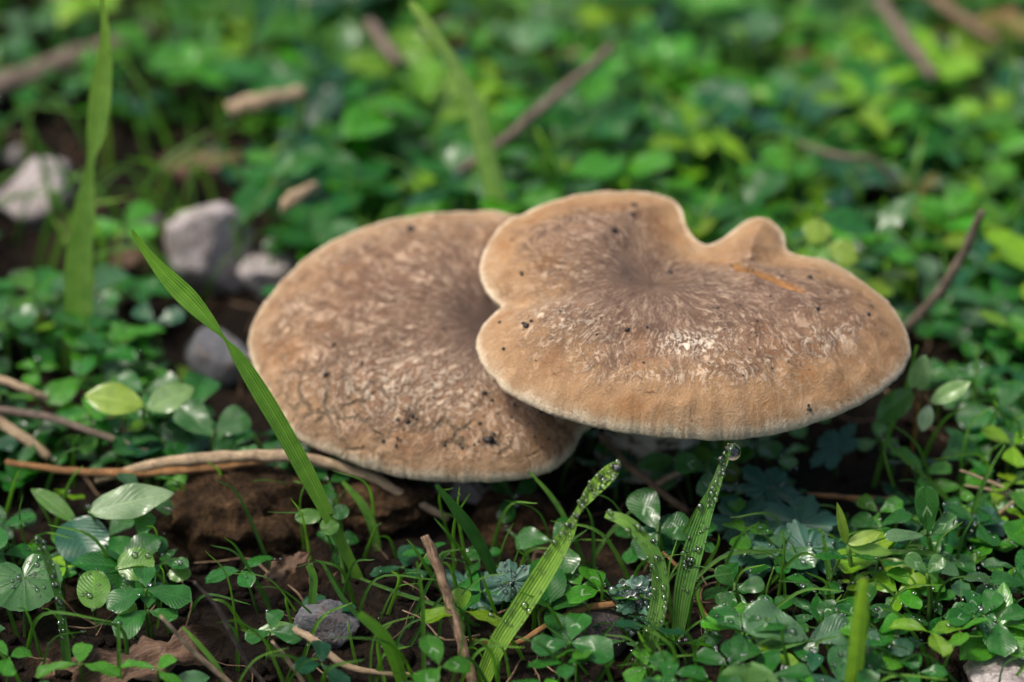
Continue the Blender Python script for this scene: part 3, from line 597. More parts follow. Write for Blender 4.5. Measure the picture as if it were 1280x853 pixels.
# ------------------------------------------------------------------ twigs, straws, stones, dead leaf
def twig(label, pts, mat, name='twig', cat='twig', rough=0.25, stand=False, taper=1.0, ns=8):
    """pts (px, py, z above ground, thickness px)"""
    P = []
    for q in pts:
        if stand: p = Gy(q[0], q[1], Gz(pts[0][0], pts[0][1], pts[0][2])[1] + q[2])
        else: p = Gz(q[0], q[1], q[2])
        P.append(p)
    P = np.array(P); rd = np.array([q[3] * depth(p) * K / 2 for q, p in zip(pts, P)])
    D = catmull(np.column_stack([P, rd]), 9); sd_ = rnd.random() * 50
    for i in range(len(D)):
        D[i, :3] += 0.35 * D[i, 3] * np.array([mn.noise(Vector((sd_, i * .35, j))) for j in range(3)])
        D[i, 3] *= 1 + 0.22 * max(0, mn.noise(Vector((sd_, 9, i * 0.6))))
    V, F, uv = tube(D[:, :3], D[:, 3], ns, sd_, rough); base = D[0, :3].copy()
    o = link(name, make_mesh(name, V - base, F, mat, luv=uv), None, None, base); return tag(o, label, cat)
twig('broken dark twig poking up out of the grass in front of the caps', [(596, 870, 0, 14), (580, 815, 0.006, 14), (566, 765, 0.012, 13), (548, 712, 0.018, 13), (532, 671, 0.023, 12)], M_twig, stand=True, rough=0.3)
twig('thick grey-brown twig leaning in the clover beyond the caps', [(540, 245, 0.016, 10), (580, 212, 0.03, 12), (618, 184, 0.036, 13), (690, 124, 0.042, 13), (764, 60, 0.048, 12)], M_grey_twig)
twig('slender brown twig slanting up out of the clover past the lobed cap', [(1085, 462, 0.0, 8), (1138, 404, 0.0, 10), (1175, 365, 0.0, 12), (1200, 325, 0.0, 11), (1216, 290, 0.0, 10), (1228, 264, 0.0, 9)], M_grey_twig, stand=True)
twig('long pale straw stalk lying on the soil in front of the cracked cap', [(120, 600, 0.012, 10), (200, 580, 0.018, 14), (280, 571, 0.021, 15), (350, 570, 0.022, 15), (430, 584, 0.018, 14), (505, 618, 0.012, 12), (560, 650, 0.004, 10)], M_straw, 'straw_stalk', 'straw')
twig('rusty brown stalk lying alongside the long pale straw', [(8, 578, 0.012, 7), (80, 588, 0.014, 9), (170, 592, 0.015, 11), (260, 585, 0.018, 11), (345, 573, 0.021, 8)], M_rust, 'straw_stalk', 'straw')
twig('grey straw lying crosswise at the end of the stalks', [(-15, 510, 0.018, 9), (60, 522, 0.018, 10), (130, 545, 0.016, 9), (195, 570, 0.013, 9)], M_grey_twig, 'straw_stalk', 'straw')
twig('short rust-coloured straw beside the yellow-green leaves', [(112, 498, 0.012, 7), (140, 525, 0.013, 10), (165, 545, 0.012, 10), (190, 556, 0.01, 7)], M_rust, 'straw_stalk', 'straw')
twig('pale straw end sticking out past the grey straw', [(-12, 470, 0.02, 10), (30, 485, 0.02, 10), (60, 500, 0.016, 9)], M_straw, 'straw_stalk', 'straw')
twig('pale straw leaning into the pile of stalks', [(-10, 520, 0.015, 14), (30, 548, 0.012, 14), (62, 572, 0.008, 12)], M_straw, 'straw_stalk', 'straw')
twig('thin bent brown stem rising from the soil beside the dead leaf', [(335, 860, 0, 5), (310, 830, 0, 5.5), (290, 795, -0.002, 6), (272, 760, -0.003, 5), (243, 728, -0.004, 3)], M_grey_twig, 'dry_stem', 'dry stem', stand=True)
twig('straight thin dry stem leaning over the dead leaf', [(310, 872, 0, 7), (270, 840, 0, 7), (235, 808, -0.001, 6), (201, 770, -0.002, 4)], M_straw, 'dry_stem', 'dry stem', stand=True)
twig('knobbly pale twig lying by the small grey stone', [(368, 786, 0.012, 9), (400, 806, 0.01, 10), (430, 832, 0.006, 9), (480, 842, 0.004, 7), (550, 846, 0.003, 6)], M_straw)
twig('short straight straw sticking up beside the small grey stone', [(388, 868, 0, 6), (365, 832, 0, 6), (340, 802, -0.001, 4)], M_straw, 'dry_stem', 'dry stem', stand=True)
twig('bare brown root arching over the soil behind the dewy grass', [(585, 800, 0.002, 6), (640, 806, 0.004, 7), (690, 778, 0.008, 8), (735, 760, 0.010, 9), (790, 757, 0.009, 9), (850, 778, 0.003, 7)], M_rust, 'root', 'root')
twig('thin grey dry stalk lying under the edge of the lobed cap', [(752, 545, 0.024, 8), (775, 572, 0.014, 9), (820, 610, 0.009, 9), (860, 640, 0.005, 7)], M_twig)
twig('small pale stick on the soil under the caps', [(812, 612, 0.008, 6), (830, 600, 0.010, 7), (855, 588, 0.012, 6)], M_straw)
fork = empty('forked_straw', Gz(1280, 625, 0.012), 'forked pale straw with three prongs lying on the clover', 'straw')
for a in ([(1275, 622, 0.012, 4), (1245, 606, 0.016, 5), (1200, 588, 0.02, 3)], [(1280, 628, 0.012, 4), (1250, 615, 0.014, 5), (1206, 607, 0.016, 3)], [(1235, 655, 0.008, 5), (1262, 632, 0.012, 6), (1290, 612, 0.014, 6)]):
    o = twig('x', a, M_straw, 'prong', 'straw', ns=6); del o['label']; del o['category']; o.parent = fork; o.location = o.location - fork.location
twig('brown knotted runner lying on the clover leaves', [(1010, 618, 0.010, 5), (1050, 621, 0.011, 6), (1095, 624, 0.011, 7), (1122, 622, 0.010, 5)], M_rust, 'runner', 'runner')
twig('fine straw lying under the yellow-green seedling', [(1052, 622, 0.008, 3), (1100, 636, 0.008, 4), (1142, 650, 0.006, 3)], M_straw, 'straw_stalk', 'straw', ns=6)
twig('rust-red grass stem by the upright dewy blade', [(885, 775, 0.004, 5), (868, 740, 0.01, 6), (850, 712, 0.016, 6), (828, 690, 0.02, 4)], M_rust, 'dry_stem', 'dry stem')
twig('dark fallen branch lying far beyond the tall grass blade', [(-30, 120, 0.012, 30), (60, 88, 0.012, 32), (130, 62, 0.012, 30), (190, 40, 0.012, 24)], M_grey_twig, 'fallen_branch', 'branch')
twig('pale stick lying beyond the stones', [(285, 138, 0.036, 20), (330, 126, 0.038, 22), (378, 116, 0.036, 17)], M_straw)
twig('small pale stick near the cracked cap', [(352, 258, 0.036, 17), (372, 246, 0.038, 18), (392, 234, 0.036, 15)], M_straw)
twig('pale stick in the far clover', [(462, 30, 0.036, 16), (480, 55, 0.037, 18), (500, 80, 0.034, 16)], M_grey_twig)
twig('brown bark strip in the far clover', [(1098, 0, 0.032, 17), (1130, 45, 0.034, 18), (1168, 98, 0.028, 15)], M_grey_twig, 'bark_strip', 'bark')
twig('second bark strip lying past the first one', [(1160, -8, 0.032, 14), (1205, 25, 0.032, 15), (1250, 55, 0.027, 12)], M_twig, 'bark_strip', 'bark')
twig('bent pale stalk in the clover beyond the lobed cap', [(1000, 180, 0.028, 6), (1050, 196, 0.034, 8), (1090, 200, 0.034, 7), (1120, 232, 0.026, 5)], M_grey_twig)

def stone(label, px, py, wpx, hpx, mat, z=None, cuts=14, seed=0, name='stone', dpt=1.0, zoff=0.0):
    r_ = random.Random(seed); v, f = IC4; v = v.copy()
    for _ in range(cuts):
        nn = nrm([r_.gauss(0, 1), r_.gauss(0, 1), r_.gauss(0, 1)]); d = r_.uniform(0.55, 0.82); e = v @ nn - d
        v = np.where(e[:, None] > 0, v - nn * e[:, None] * 0.985, v)
    nzv = np.array([mn.noise(Vector(q * 3.1 + seed)) * 0.06 + mn.noise(Vector(q * 9 + seed)) * 0.02 for q in v]); v = v * (1 + nzv[:, None])
    b = ong(px, py + hpx * 0.38) if z is None else Gz(px, py, z)
    sw = wpx * depth(b) * K / 2; sh = hpx * depth(b) * K / 2
    a = r_.uniform(0, 6.28)
    v[:, :2] = v[:, :2] @ np.array([[math.cos(a), -math.sin(a)], [math.sin(a), math.cos(a)]])
    v = v * np.array([sw, sw * 0.8 * dpt, sh * 1.0]); b = b + np.array([0, sw * 0.35 * dpt, sh * 0.42 + zoff])
    o = link(name, make_mesh(name, v, f, mat, smooth=True), None, None, b); return tag(o, label, 'stone')
stone('pale angular stone lying beyond the pinched grass blade', 252, 308, 140, 150, M_stone_pale, seed=3, zoff=0.004)
stone('smaller pale stone tucked between the angular stone and the cracked cap', 332, 338, 90, 80, M_stone_pale, seed=5)
stone('smooth blue-grey stone against the side of the cracked cap', 278, 438, 95, 105, M_stone_grey, seed=8, cuts=5)
stone('broad pale stone beyond the tall twisted grass blade', 45, 248, 140, 110, M_stone_pale, seed=12)
stone('rusty pale stone in the litter near the angular stone', 175, 285, 80, 62, M_stone_dark, seed=13)
stone('small grey stone half hidden by grass stalks on the bare soil', 412, 778, 92, 84, M_stone_grey, seed=21)
stone('dark rough stone behind the dewy grass blades', 738, 775, 104, 80, M_stone_dark, seed=23, cuts=8)
stone('pale pinkish stone sunk beside the dewy clover', 1256, 845, 120, 66, M_stone_pale, seed=31)
stone('small grey stone in the far litter', 16, 195, 46, 34, M_stone_pale, seed=33)

# soil clod (a lump of earth with crumbs)
def clod(label, px, py, wpx, hpx, seed, zoff=0):
    v, f = IC4; v = v.copy(); nz_ = np.array([mn.fractal(Vector(q * 2.3 + seed), 0.9, 2.1, 5) for q in v]); v = v * (1 + 0.28 * nz_[:, None])
    b = ong(px, py + hpx * 0.45); sw = wpx * depth(b) * K / 2; sh = hpx * depth(b) * K / 2
    o = link('soil_clod', make_mesh('soil_clod', v * np.array([sw, sw * 0.75, sh * 1.1]), f, M_clod), None, None, b + np.array([0, sw * 0.5, sh * 0.45 + zoff])); return tag(o, label, 'soil')
clod('brown crumbly clod of earth under the long pale straw', 300, 640, 190, 110, 2)
clod('low dark clod of earth below the front edge of the cracked cap', 470, 640, 150, 70, 6)
clod('dark clod of earth below the meeting of the two caps', 650, 645, 130, 62, 9)
def dead_arr(L, W, seed):
    v, f, uv = leaf_arr(L, W, lambda q: pr_ovate(q) * (0.78 + 0.22 * np.sin(q * 24 + seed) ** 3), 16, 40, fold=0.35, curl=0.25, wav=0.16, seed=seed, cup=0.6)
    v[:, 2] += np.array([0.05 * L * mn.noise(Vector((a * 260, b * 260, seed))) for a, b, _ in v]); return v, f, uv
def put_leaf(name, arr, base, direction, up, mat, col, parent=None, luv=None, scale=1.0, world=True):
    """leaf array (base at 0, along +Y, normal +Z) -> placed; returns object and world verts"""
    v, f, uv = arr; d = nrm(direction); x = nrm(np.cross(d, up)); z = np.cross(x, d)
    Vw = np.asarray(base) + scale * (v[:, :1] * x + v[:, 1:2] * d + v[:, 2:3] * z)
    org = np.array(parent.location) if parent else np.asarray(base)
    o = link(name, make_mesh(name, Vw - org, f, mat, luv=uv), parent, col, None if parent else org); return o, Vw, f
o, _, _ = put_leaf('dead_leaf', dead_arr(0.040, 0.023, 1.0), Gz(88, 872, 0.002), Gz(236, 792, 0.016) - Gz(88, 872, 0.002), nrm(np.array([-0.25, -0.5, 0.8])), M_dead, None)
tag(o, 'curled reddish brown dead leaf lying on the soil', 'dead leaf')
o, _, _ = put_leaf('dead_leaf', dead_arr(0.022, 0.012, 4.0), Gz(40, 850, 0.002), Gz(120, 815, 0.004) - Gz(40, 850, 0.002), nrm(np.array([0.1, -0.3, 0.9])), M_dead, None)
tag(o, 'small scrap of dead leaf beside the larger curled one', 'dead leaf')
o, _, _ = put_leaf('dead_leaf', dead_arr(0.014, 0.009, 7.0), Gz(330, 725, 0.006), Gz(382, 690, 0.012) - Gz(330, 725, 0.006), nrm(np.array([0.1, -0.6, 0.9])), M_dead, None)
tag(o, 'small dull brown leaf scrap on the clod of earth', 'dead leaf')
for i, (b0, b1, L_, W_, lab) in enumerate([((130, 335), (215, 290), 0.030, 0.018, 'brown dead leaf lying against the pale angular stone'), ((120, 250), (60, 290), 0.026, 0.016, 'brown dead leaf lying by the broad pale stone'), ((190, 215), (270, 190), 0.030, 0.018, 'brown dead leaf on the litter past the angular stone'),
        ((210, 90), (290, 60), 0.030, 0.018, 'far brown dead leaf beyond the fallen branch'), ((430, 55), (380, 25), 0.03, 0.018, 'far russet dead leaf beside the pale stick'), ((660, 85), (700, 65), 0.022, 0.014, 'far russet dead leaf by the thick twig')]):
    o, _, _ = put_leaf('dead_leaf', dead_arr(L_, W_, 2.0 + i), Gz(*b0, 0.008), Gz(*b1, 0.016) - Gz(*b0, 0.008), nrm(np.array([0.1 * (-1) ** i, -0.4, 0.9])), M_dead, None)
    tag(o, lab, 'dead leaf')

# ------------------------------------------------------------------ hand-placed leafy plants
def plant(name, label, cat, root_px, leaves, group=None, stem_col=(0.07, 0.15, 0.035), rad=0.0006, hub=None):
    """leaves: dicts base=(px,py,z) tip=(px,py,z) w=px shape col ... ; hub: shared point the stalks branch from"""
    r = ong(*root_px); root = empty(name, r, label, cat, group); r0 = r - np.array([0, 0, 0.003])
    hubp = Gz(*hub) if hub else None
    if hubp is not None:
        mid = r0 * 0.5 + hubp * 0.5 + np.array([0.001, 0.001, 0.001]); V, F, uv = tube(catmull([r0, mid, hubp], 5) - r, np.linspace(rad * 1.2, rad, 11), 6)
        link('stem', make_mesh('stem', V, F, M_blade, luv=uv), root, stem_col)
    for L in leaves:
        b = Gz(*L['base']); tip = Gz(*L['tip']); d = tip - b; ln = np.linalg.norm(d); W = L['w'] * depth(b) * K
        toc = nrm(CAM - b); fa = L.get('face', 0.5); up = nrm(np.array([0, 0, 1]) * (1 - fa) + toc * fa + np.array([L.get('roll', 0), 0, 0]))
        sh = L.get('shape', 'clover'); sd_ = rnd.random() * 9
        kw = dict(fold=L.get('fold', 0.2), curl=L.get('curl', 0.12), wav=L.get('wav', 0.03), seed=sd_)
        if sh == 'heart': arr = polar_leaf(rf_heart(0.62), 90, 10, 0.12, 0.03, sd_, 0.08); arr = (arr[0] * np.array([W / 1.12, ln, ln]) , arr[1], arr[2])
        elif sh == 'lobed': arr = polar_leaf(rf_lobed(0.62), 140, 9, 0.12, 0.07, sd_, 0.08); arr = (arr[0] * np.array([W / 1.2, ln, ln]), arr[1], arr[2])
        else: arr = leaf_arr(ln, W, dict(clover=pr_clover, oval=pr_oval, ovate=pr_ovate, round=pr_round, paddle=pr_paddle)[sh], 10, 27, serr=L.get('serr', 0.0), cup=0.3, **kw)
        o, Vw, f = put_leaf('leaflet' if len(leaves) > 1 else 'blade', arr, b, d, up, M_gerani if sh == 'lobed' else M_leaf, L.get('col', MG) + (L.get('mark', 0.0),), root)
        if hubp is None or np.linalg.norm(hubp - b) > 0.0012:
            src = r0 if hubp is None else hubp; mid = src * 0.5 + b * 0.5 + np.array([0, 0.001, 0.0015])
            V, F, uv = tube(catmull([src, mid, b], 5) - r, rad * 0.85, 6)
            link('leaf_stalk', make_mesh('leaf_stalk', V, F, M_blade, luv=uv), root, stem_col)
        if L.get('drops'): sprinkle(Vw, f, L['drops'], *L.get('dr', (0.0003, 0.0010)))
    return root
PALE = (0.24, 0.36, 0.19); TEAL = (0.022, 0.085, 0.055); CL = (0.035, 0.13, 0.028); BR = (0.10, 0.25, 0.03)
plant('broad_leaf', 'pale broad leaf below the straw stalks', 'leaf', (130, 665), [dict(base=(112, 640, 0.018), tip=(216, 612, 0.022), w=62, shape='ovate', col=PALE, face=0.55, fold=0.15, wav=0.05, curl=0.1)])
plant('broad_leaf', 'blue-green rounded leaf just under the pale broad leaf', 'leaf', (110, 715), [dict(base=(88, 650, 0.012), tip=(118, 700, 0.010), w=66, shape='round', col=(0.025, 0.11, 0.06), face=0.6, fold=0.15)])
plant('heart_leaf', 'heart-shaped leaf with dew along its edges', 'leaf', (30, 800), [dict(base=(30, 722, 0.016), tip=(48, 786, 0.008), w=96, shape='heart', col=(0.06, 0.17, 0.05), face=0.6, drops=40, dr=(0.0002, 0.0008))])
plant('round_leaf', 'bright round leaf near the clod of earth', 'leaf', (168, 745), [dict(base=(146, 710, 0.012), tip=(192, 700, 0.014), w=44, shape='round', col=BR, face=0.6, fold=0.08, drops=4)])
plant('round_leaf', 'round leaf with two dew drops below the blue-green leaf', 'leaf', (122, 785), [dict(base=(116, 762, 0.009), tip=(118, 709, 0.014), w=42, shape='round', col=BR, face=0.75, fold=0.08, drops=8, dr=(0.0004, 0.0009))])
plant('oval_leaf', 'small upright oval leaf above the dead leaf', 'leaf', (168, 800), [dict(base=(168, 785, 0.006), tip=(148, 738, 0.016), w=26, shape='oval', col=(0.13, 0.29, 0.05), face=0.7, fold=0.3)])
plant('round_leaf', 'tiny round leaf on bare soil beside the bright round leaf', 'leaf', (230, 745), [dict(base=(210, 718, 0.008), tip=(238, 716, 0.009), w=22, shape='round', col=BR, face=0.6, fold=0.08)])
plant('oval_leaf', 'narrow green leaf lying on the soil by the small grey stone', 'leaf', (330, 800), [dict(base=(318, 792, 0.004), tip=(366, 779, 0.007), w=18, shape='oval', col=MG, face=0.5)])
plant('oval_leaf', 'flat rounded leaf resting at the tip of the dead leaf', 'leaf', (240, 858), [dict(base=(215, 853, 0.006), tip=(262, 845, 0.007), w=24, shape='oval', col=(0.045, 0.15, 0.05), face=0.5)])
plant('oval_leaf', 'folded narrow leaf beside the pale broad leaf', 'leaf', (80, 680), [dict(base=(40, 612, 0.016), tip=(95, 650, 0.012), w=24, shape='oval', col=MG, face=0.5, fold=0.5)])
plant('seedling', 'seedling with four small round leaflets on a thin stalk', 'seedling', (432, 740), [
    dict(base=(402, 645, 0.020), tip=(368, 646, 0.020), w=20, shape='round', col=MG, face=0.8, fold=0.08), dict(base=(408, 647, 0.020), tip=(416, 668, 0.017), w=24, shape='round', col=MG, face=0.8, fold=0.08),
    dict(base=(410, 642, 0.021), tip=(402, 616, 0.024), w=20, shape='round', col=CL, face=0.7, fold=0.08), dict(base=(414, 644, 0.021), tip=(436, 636, 0.022), w=20, shape='round', col=CL, face=0.7, fold=0.08)], hub=(408, 646, 0.0195))
plant('seedling', 'seedling with four pale oval leaflets beside the lobed cap', 'seedling', (1130, 600), [
    dict(base=(1143, 488, 0.030), tip=(1156, 449, 0.042), w=27, shape='round', col=(0.26, 0.40, 0.22), face=0.8, fold=0.2), dict(base=(1162, 504, 0.029), tip=(1212, 477, 0.036), w=24, shape='oval', col=(0.22, 0.38, 0.14), face=0.75, fold=0.25),
    dict(base=(1142, 488, 0.030), tip=(1096, 526, 0.024), w=36, shape='oval', col=(0.075, 0.21, 0.04), face=0.6, fold=0.3), dict(base=(1162, 506, 0.029), tip=(1152, 540, 0.022), w=20, shape='oval', col=(0.42, 0.54, 0.36), face=0.8, fold=0.2)], hub=(1148, 502, 0.0285), stem_col=(0.16, 0.10, 0.04))
plant('seedling', 'yellow-green seedling with three leaflets among dark clover', 'seedling', (1062, 760), [
    dict(base=(1058, 680, 0.018), tip=(1048, 632, 0.030), w=17, shape='ovate', col=YG, face=0.7, fold=0.25), dict(base=(1060, 680, 0.018), tip=(1101, 664, 0.021), w=24, shape='ovate', col=YG, face=0.6, fold=0.15),
    dict(base=(1062, 684, 0.017), tip=(1117, 690, 0.016), w=26, shape='ovate', col=(0.15, 0.30, 0.05), face=0.6, fold=0.2)], hub=(1060, 682, 0.0175))
plant('clover', 'clover with two round leaflets showing white chevrons under the lobed cap edge', 'clover', (825, 745), [
    dict(base=(822, 662, 0.018), tip=(795, 610, 0.024), w=52, col=CL, face=0.75, fold=0.1, mark=1.0, serr=0.006), dict(base=(824, 664, 0.018), tip=(864, 655, 0.019), w=48, col=CL, face=0.75, fold=0.1, mark=1.0, serr=0.006, drops=4),
    dict(base=(822, 666, 0.018), tip=(795, 695, 0.013), w=44, col=(0.028, 0.11, 0.025), face=0.6, fold=0.15, serr=0.006)], hub=(823, 664, 0.0175))
plant('clover', 'clover tucked right beneath the lobed cap with faint chevrons', 'clover', (880, 650), [
    dict(base=(884, 585, 0.022), tip=(843, 575, 0.024), w=38, col=CL, face=0.6, fold=0.1, mark=0.8), dict(base=(886, 584, 0.022), tip=(912, 566, 0.024), w=36, col=CL, face=0.6, fold=0.1, mark=0.8), dict(base=(885, 588, 0.022), tip=(884, 622, 0.017), w=36, col=(0.03, 0.115, 0.03), face=0.6, fold=0.1, mark=0.5)], hub=(885, 586, 0.0215))
plant('oval_leaf', 'shiny oval leaf on the soil below the white stem', 'leaf', (815, 600), [dict(base=(842, 574, 0.016), tip=(796, 580, 0.015), w=24, shape='oval', col=CL, face=0.6)])
plant('clover', 'clover with tall toothed leaflets bearing pale chevrons near the runner', 'clover', (1165, 730), [
    dict(base=(1160, 668, 0.020), tip=(1158, 612, 0.034), w=38, col=(0.04, 0.15, 0.03), face=0.8, fold=0.2, mark=0.9, serr=0.008), dict(base=(1164, 669, 0.020), tip=(1194, 645, 0.026), w=30, col=(0.04, 0.14, 0.03), face=0.6, fold=0.35, mark=0.6, serr=0.008, drops=4),
    dict(base=(1156, 670, 0.020), tip=(1108, 668, 0.022), w=24, col=(0.10, 0.20, 0.09), face=0.4, fold=0.3, serr=0.010)], hub=(1160, 670, 0.0195))
plant('clover', 'clover of small toothed leaflets with pale markings under the tall toothed one', 'clover', (1158, 790), [
    dict(base=(1158, 715, 0.020), tip=(1134, 694, 0.024), w=26, col=(0.09, 0.22, 0.06), face=0.7, fold=0.3, mark=0.9, serr=0.010), dict(base=(1160, 716, 0.020), tip=(1178, 696, 0.024), w=26, col=(0.09, 0.21, 0.06), face=0.7, fold=0.3, mark=0.9, serr=0.010),
    dict(base=(1160, 718, 0.020), tip=(1174, 724, 0.018), w=14, col=BR, face=0.6, fold=0.3)], hub=(1159, 717, 0.0195))
plant('clover', 'large dewy clover with grey-green upturned leaflets', 'clover', (1010, 862), [
    dict(base=(1010, 800, 0.015), tip=(932, 765, 0.022), w=66, col=(0.09, 0.20, 0.09), face=0.45, fold=0.35, serr=0.010, wav=0.05, drops=10), dict(base=(1012, 800, 0.015), tip=(1064, 782, 0.017), w=54, col=(0.07, 0.17, 0.08), face=0.6, fold=0.3, serr=0.010, wav=0.05, drops=8),
    dict(base=(1008, 802, 0.015), tip=(942, 806, 0.015), w=34, col=(0.09, 0.23, 0.05), face=0.5, fold=0.5, serr=0.008)], hub=(1010, 801, 0.0147))
plant('clover', 'broad clover leaflet pair sprinkled with fine dew', 'clover', (1075, 880), [
    dict(base=(1078, 810, 0.020), tip=(1036, 838, 0.012), w=58, col=(0.05, 0.16, 0.06), face=0.7, fold=0.15, mark=0.4, drops=40, dr=(0.00012, 0.0006)), dict(base=(1080, 808, 0.020), tip=(1098, 852, 0.010), w=44, col=(0.035, 0.13, 0.045), face=0.7, fold=0.2, drops=14)], hub=(1079, 809, 0.0195))
plant('broad_leaf', 'rounded crinkled leaf pushing up by the dewy clover', 'leaf', (935, 885), [dict(base=(935, 876, 0.01), tip=(938, 832, 0.020), w=78, shape='round', col=(0.12, 0.26, 0.07), face=0.6, wav=0.06)])
plant('clover', 'small clover with glossy dark leaflets by the rust-red stem', 'clover', (925, 800), [
    dict(base=(918, 735, 0.016), tip=(898, 710, 0.022), w=28, col=(0.05, 0.17, 0.03), face=0.7, fold=0.3), dict(base=(922, 737, 0.016), tip=(955, 728, 0.018), w=28, col=CL, face=0.7, fold=0.25), dict(base=(918, 740, 0.016), tip=(896, 758, 0.012), w=30, col=CL, face=0.7, fold=0.2)], hub=(919, 738, 0.0155))
plant('clover', 'small clover with two spread leaflets at the foot of the upright dewy blade', 'clover', (885, 820), [
    dict(base=(884, 784, 0.010), tip=(914, 772, 0.012), w=18, col=(0.055, 0.17, 0.05), face=0.6, fold=0.2, mark=0.6), dict(base=(882, 785, 0.010), tip=(896, 806, 0.007), w=28, col=(0.05, 0.16, 0.06), face=0.7, fold=0.15, drops=5)], hub=(882, 785, 0.0095))
plant('lacy_leaf', 'small lacy leaf frosted with dew by the broken twig', 'leaf', (640, 770), [dict(base=(640, 728, 0.014), tip=(626, 688, 0.020), w=64, shape='lobed', col=(0.05, 0.12, 0.085), face=0.7, drops=60, dr=(0.0002, 0.0008))])
plant('lacy_leaf', 'small lacy leaf crowded with large dew drops in front of the round clover', 'leaf', (800, 800), [dict(base=(796, 748, 0.012), tip=(798, 705, 0.018), w=70, shape='lobed', col=(0.05, 0.14, 0.08), face=0.7, drops=55, dr=(0.0004, 0.0015))])
for i, (dx_, dy_, r_) in enumerate([(778, 728, 5), (796, 727, 7), (790, 741, 5), (806, 735, 4), (812, 722, 5), (783, 744, 4)]):
    wdrop(Gz(dx_, dy_, 0.0135 + (748 - dy_) / 43 * 0.006), r_ * 0.73 * K, 'clear dew drop resting on the lacy leaf in front of the round clover', 0.85, 'dew drops on the lacy leaf')
for i, (bx, by, tx, ty, ww, zz) in enumerate([(958, 690, 930, 640, 100, 0.010), (1000, 655, 1012, 600, 90, 0.012), (925, 650, 900, 605, 80, 0.008), (1010, 690, 1050, 660, 90, 0.012), (960, 610, 985, 575, 80, 0.012), (770, 590, 752, 565, 60, 0.008), (590, 740, 610, 700, 90, 0.004), (1230, 660, 1245, 620, 60, 0.010), (1045, 560, 1020, 535, 80, 0.014)]):
    plant('lobed_leaf', ['broad lobed teal leaf between the upright dewy blade and the yellow-green seedling', 'lobed teal leaf directly behind the yellow-green seedling', 'lobed teal leaf just behind the upright dewy blade', 'lobed teal leaf touching the yellow-green seedling', 'lobed teal leaf deep in shade under the lobed cap', 'dull lobed leaf under the meeting of the two caps', 'dull lobed leaf between the broken twig and the small lacy leaf', 'lobed teal leaf beside the forked pale straw', 'lobed teal leaf under the cap edge near the pale seedling'][i], 'leaf', (bx, by + 30), [dict(base=(bx, by, zz), tip=(tx, ty, zz + 0.004), w=ww, shape='lobed', col=TEAL, face=0.45, drops=0 if i in (5, 6) else 16, dr=(0.0002, 0.0008))], group=['lobed teal leaves around the caps', 'dull lobed leaves under the caps'][i in (5, 6)])
plant('oval_leaf', 'bright oval leaf under the tall grass blade', 'leaf', (175, 560), [dict(base=(180, 508, 0.024), tip=(106, 490, 0.028), w=44, shape='oval', col=YG, face=0.55)])
plant('oval_leaf', 'pale oval leaf next to the bright one by the straw', 'leaf', (205, 560), [dict(base=(184, 512, 0.024), tip=(242, 482, 0.028), w=40, shape='oval', col=(0.17, 0.30, 0.10), face=0.5)])
plant('clover', 'yellow-green clover standing just beyond the knob of the lobed cap', 'clover', (1020, 370), [
    dict(base=(1040, 300, 0.040), tip=(1005, 280, 0.044), w=34, col=YG, face=0.5, shape='oval'), dict(base=(1036, 306, 0.039), tip=(1072, 326, 0.036), w=34, col=YG, face=0.6, shape='oval'), dict(base=(1034, 306, 0.039), tip=(1012, 330, 0.036), w=34, col=BR, face=0.6, shape='oval')], hub=(1037, 304, 0.039))
plant('clover', 'dark clover spreading its leaflets over the straw pile', 'clover', (250, 590), [
    dict(base=(265, 545, 0.020), tip=(225, 505, 0.026), w=54, col=CL, face=0.6), dict(base=(268, 545, 0.020), tip=(308, 515, 0.024), w=50, col=CL, face=0.6), dict(base=(266, 548, 0.020), tip=(290, 566, 0.016), w=50, col=CL, face=0.6)], hub=(266, 546, 0.0195))

# ------------------------------------------------------------------ the clover mat
def inside(poly, x, y):
    c = False; j = len(poly) - 1
    for i in range(len(poly)):
        xi, yi = poly[i]; xj, yj = poly[j]
        if (yi > y) != (yj > y) and x < (xj - xi) * (y - yi) / (yj - yi) + xi: c = not c
        j = i
    return c
def grow(poly, g):
    cx = sum(p[0] for p in poly) / len(poly); cy = sum(p[1] for p in poly) / len(poly)
    return [(cx + (x - cx) * (1 + g / max(20, abs(math.hypot(x - cx, y - cy)))), cy + (y - cy) * (1 + g / max(20, math.hypot(x - cx, y - cy)))) for x, y in poly]
LO, RO = grow(left_out, 8), grow(right_out, 8)
footL = [(q[0], q[1]) for q in (capL['W'][-1] * [1, 1, 0])[::20]]; footR = [(q[0], q[1]) for q in (capR['W'][-1] * [1, 1, 0])[::20]]
def dens(px, py):
    d = 1.0
    def e(cx, cy, rx, ry, val):
        nonlocal d
        q = ((px - cx) / rx) ** 2 + ((py - cy) / ry) ** 2
        if q < 1: d = min(d, val)
    e(300, 645, 110, 70, 0.04); e(330, 780, 230, 120, 0.22); e(140, 790, 190, 110, 0.22); e(590, 680, 170, 110, 0.16); e(560, 790, 120, 90, 0.45); e(740, 640, 110, 70, 0.22)
    e(235, 310, 130, 100, 0.03); e(50, 230, 90, 80, 0.08); e(180, 200, 150, 110, 0.16); e(160, 60, 190, 90, 0.35); e(280, 440, 60, 80, 0.1); e(100, 600, 130, 50, 0.35); e(90, 470, 40, 60, 0.3); e(30, 60, 60, 110, 0.3); e(720, 790, 130, 90, 0.45); e(1250, 850, 70, 50, 0.0)
    e(860, 700, 120, 110, 0.35); e(250, 375, 120, 60, 0.05); e(60, 300, 110, 60, 0.2); e(290, 500, 60, 50, 0.35); e(1165, 385, 55, 60, 0.25); e(1145, 530, 62, 75, 0.15)
    return d
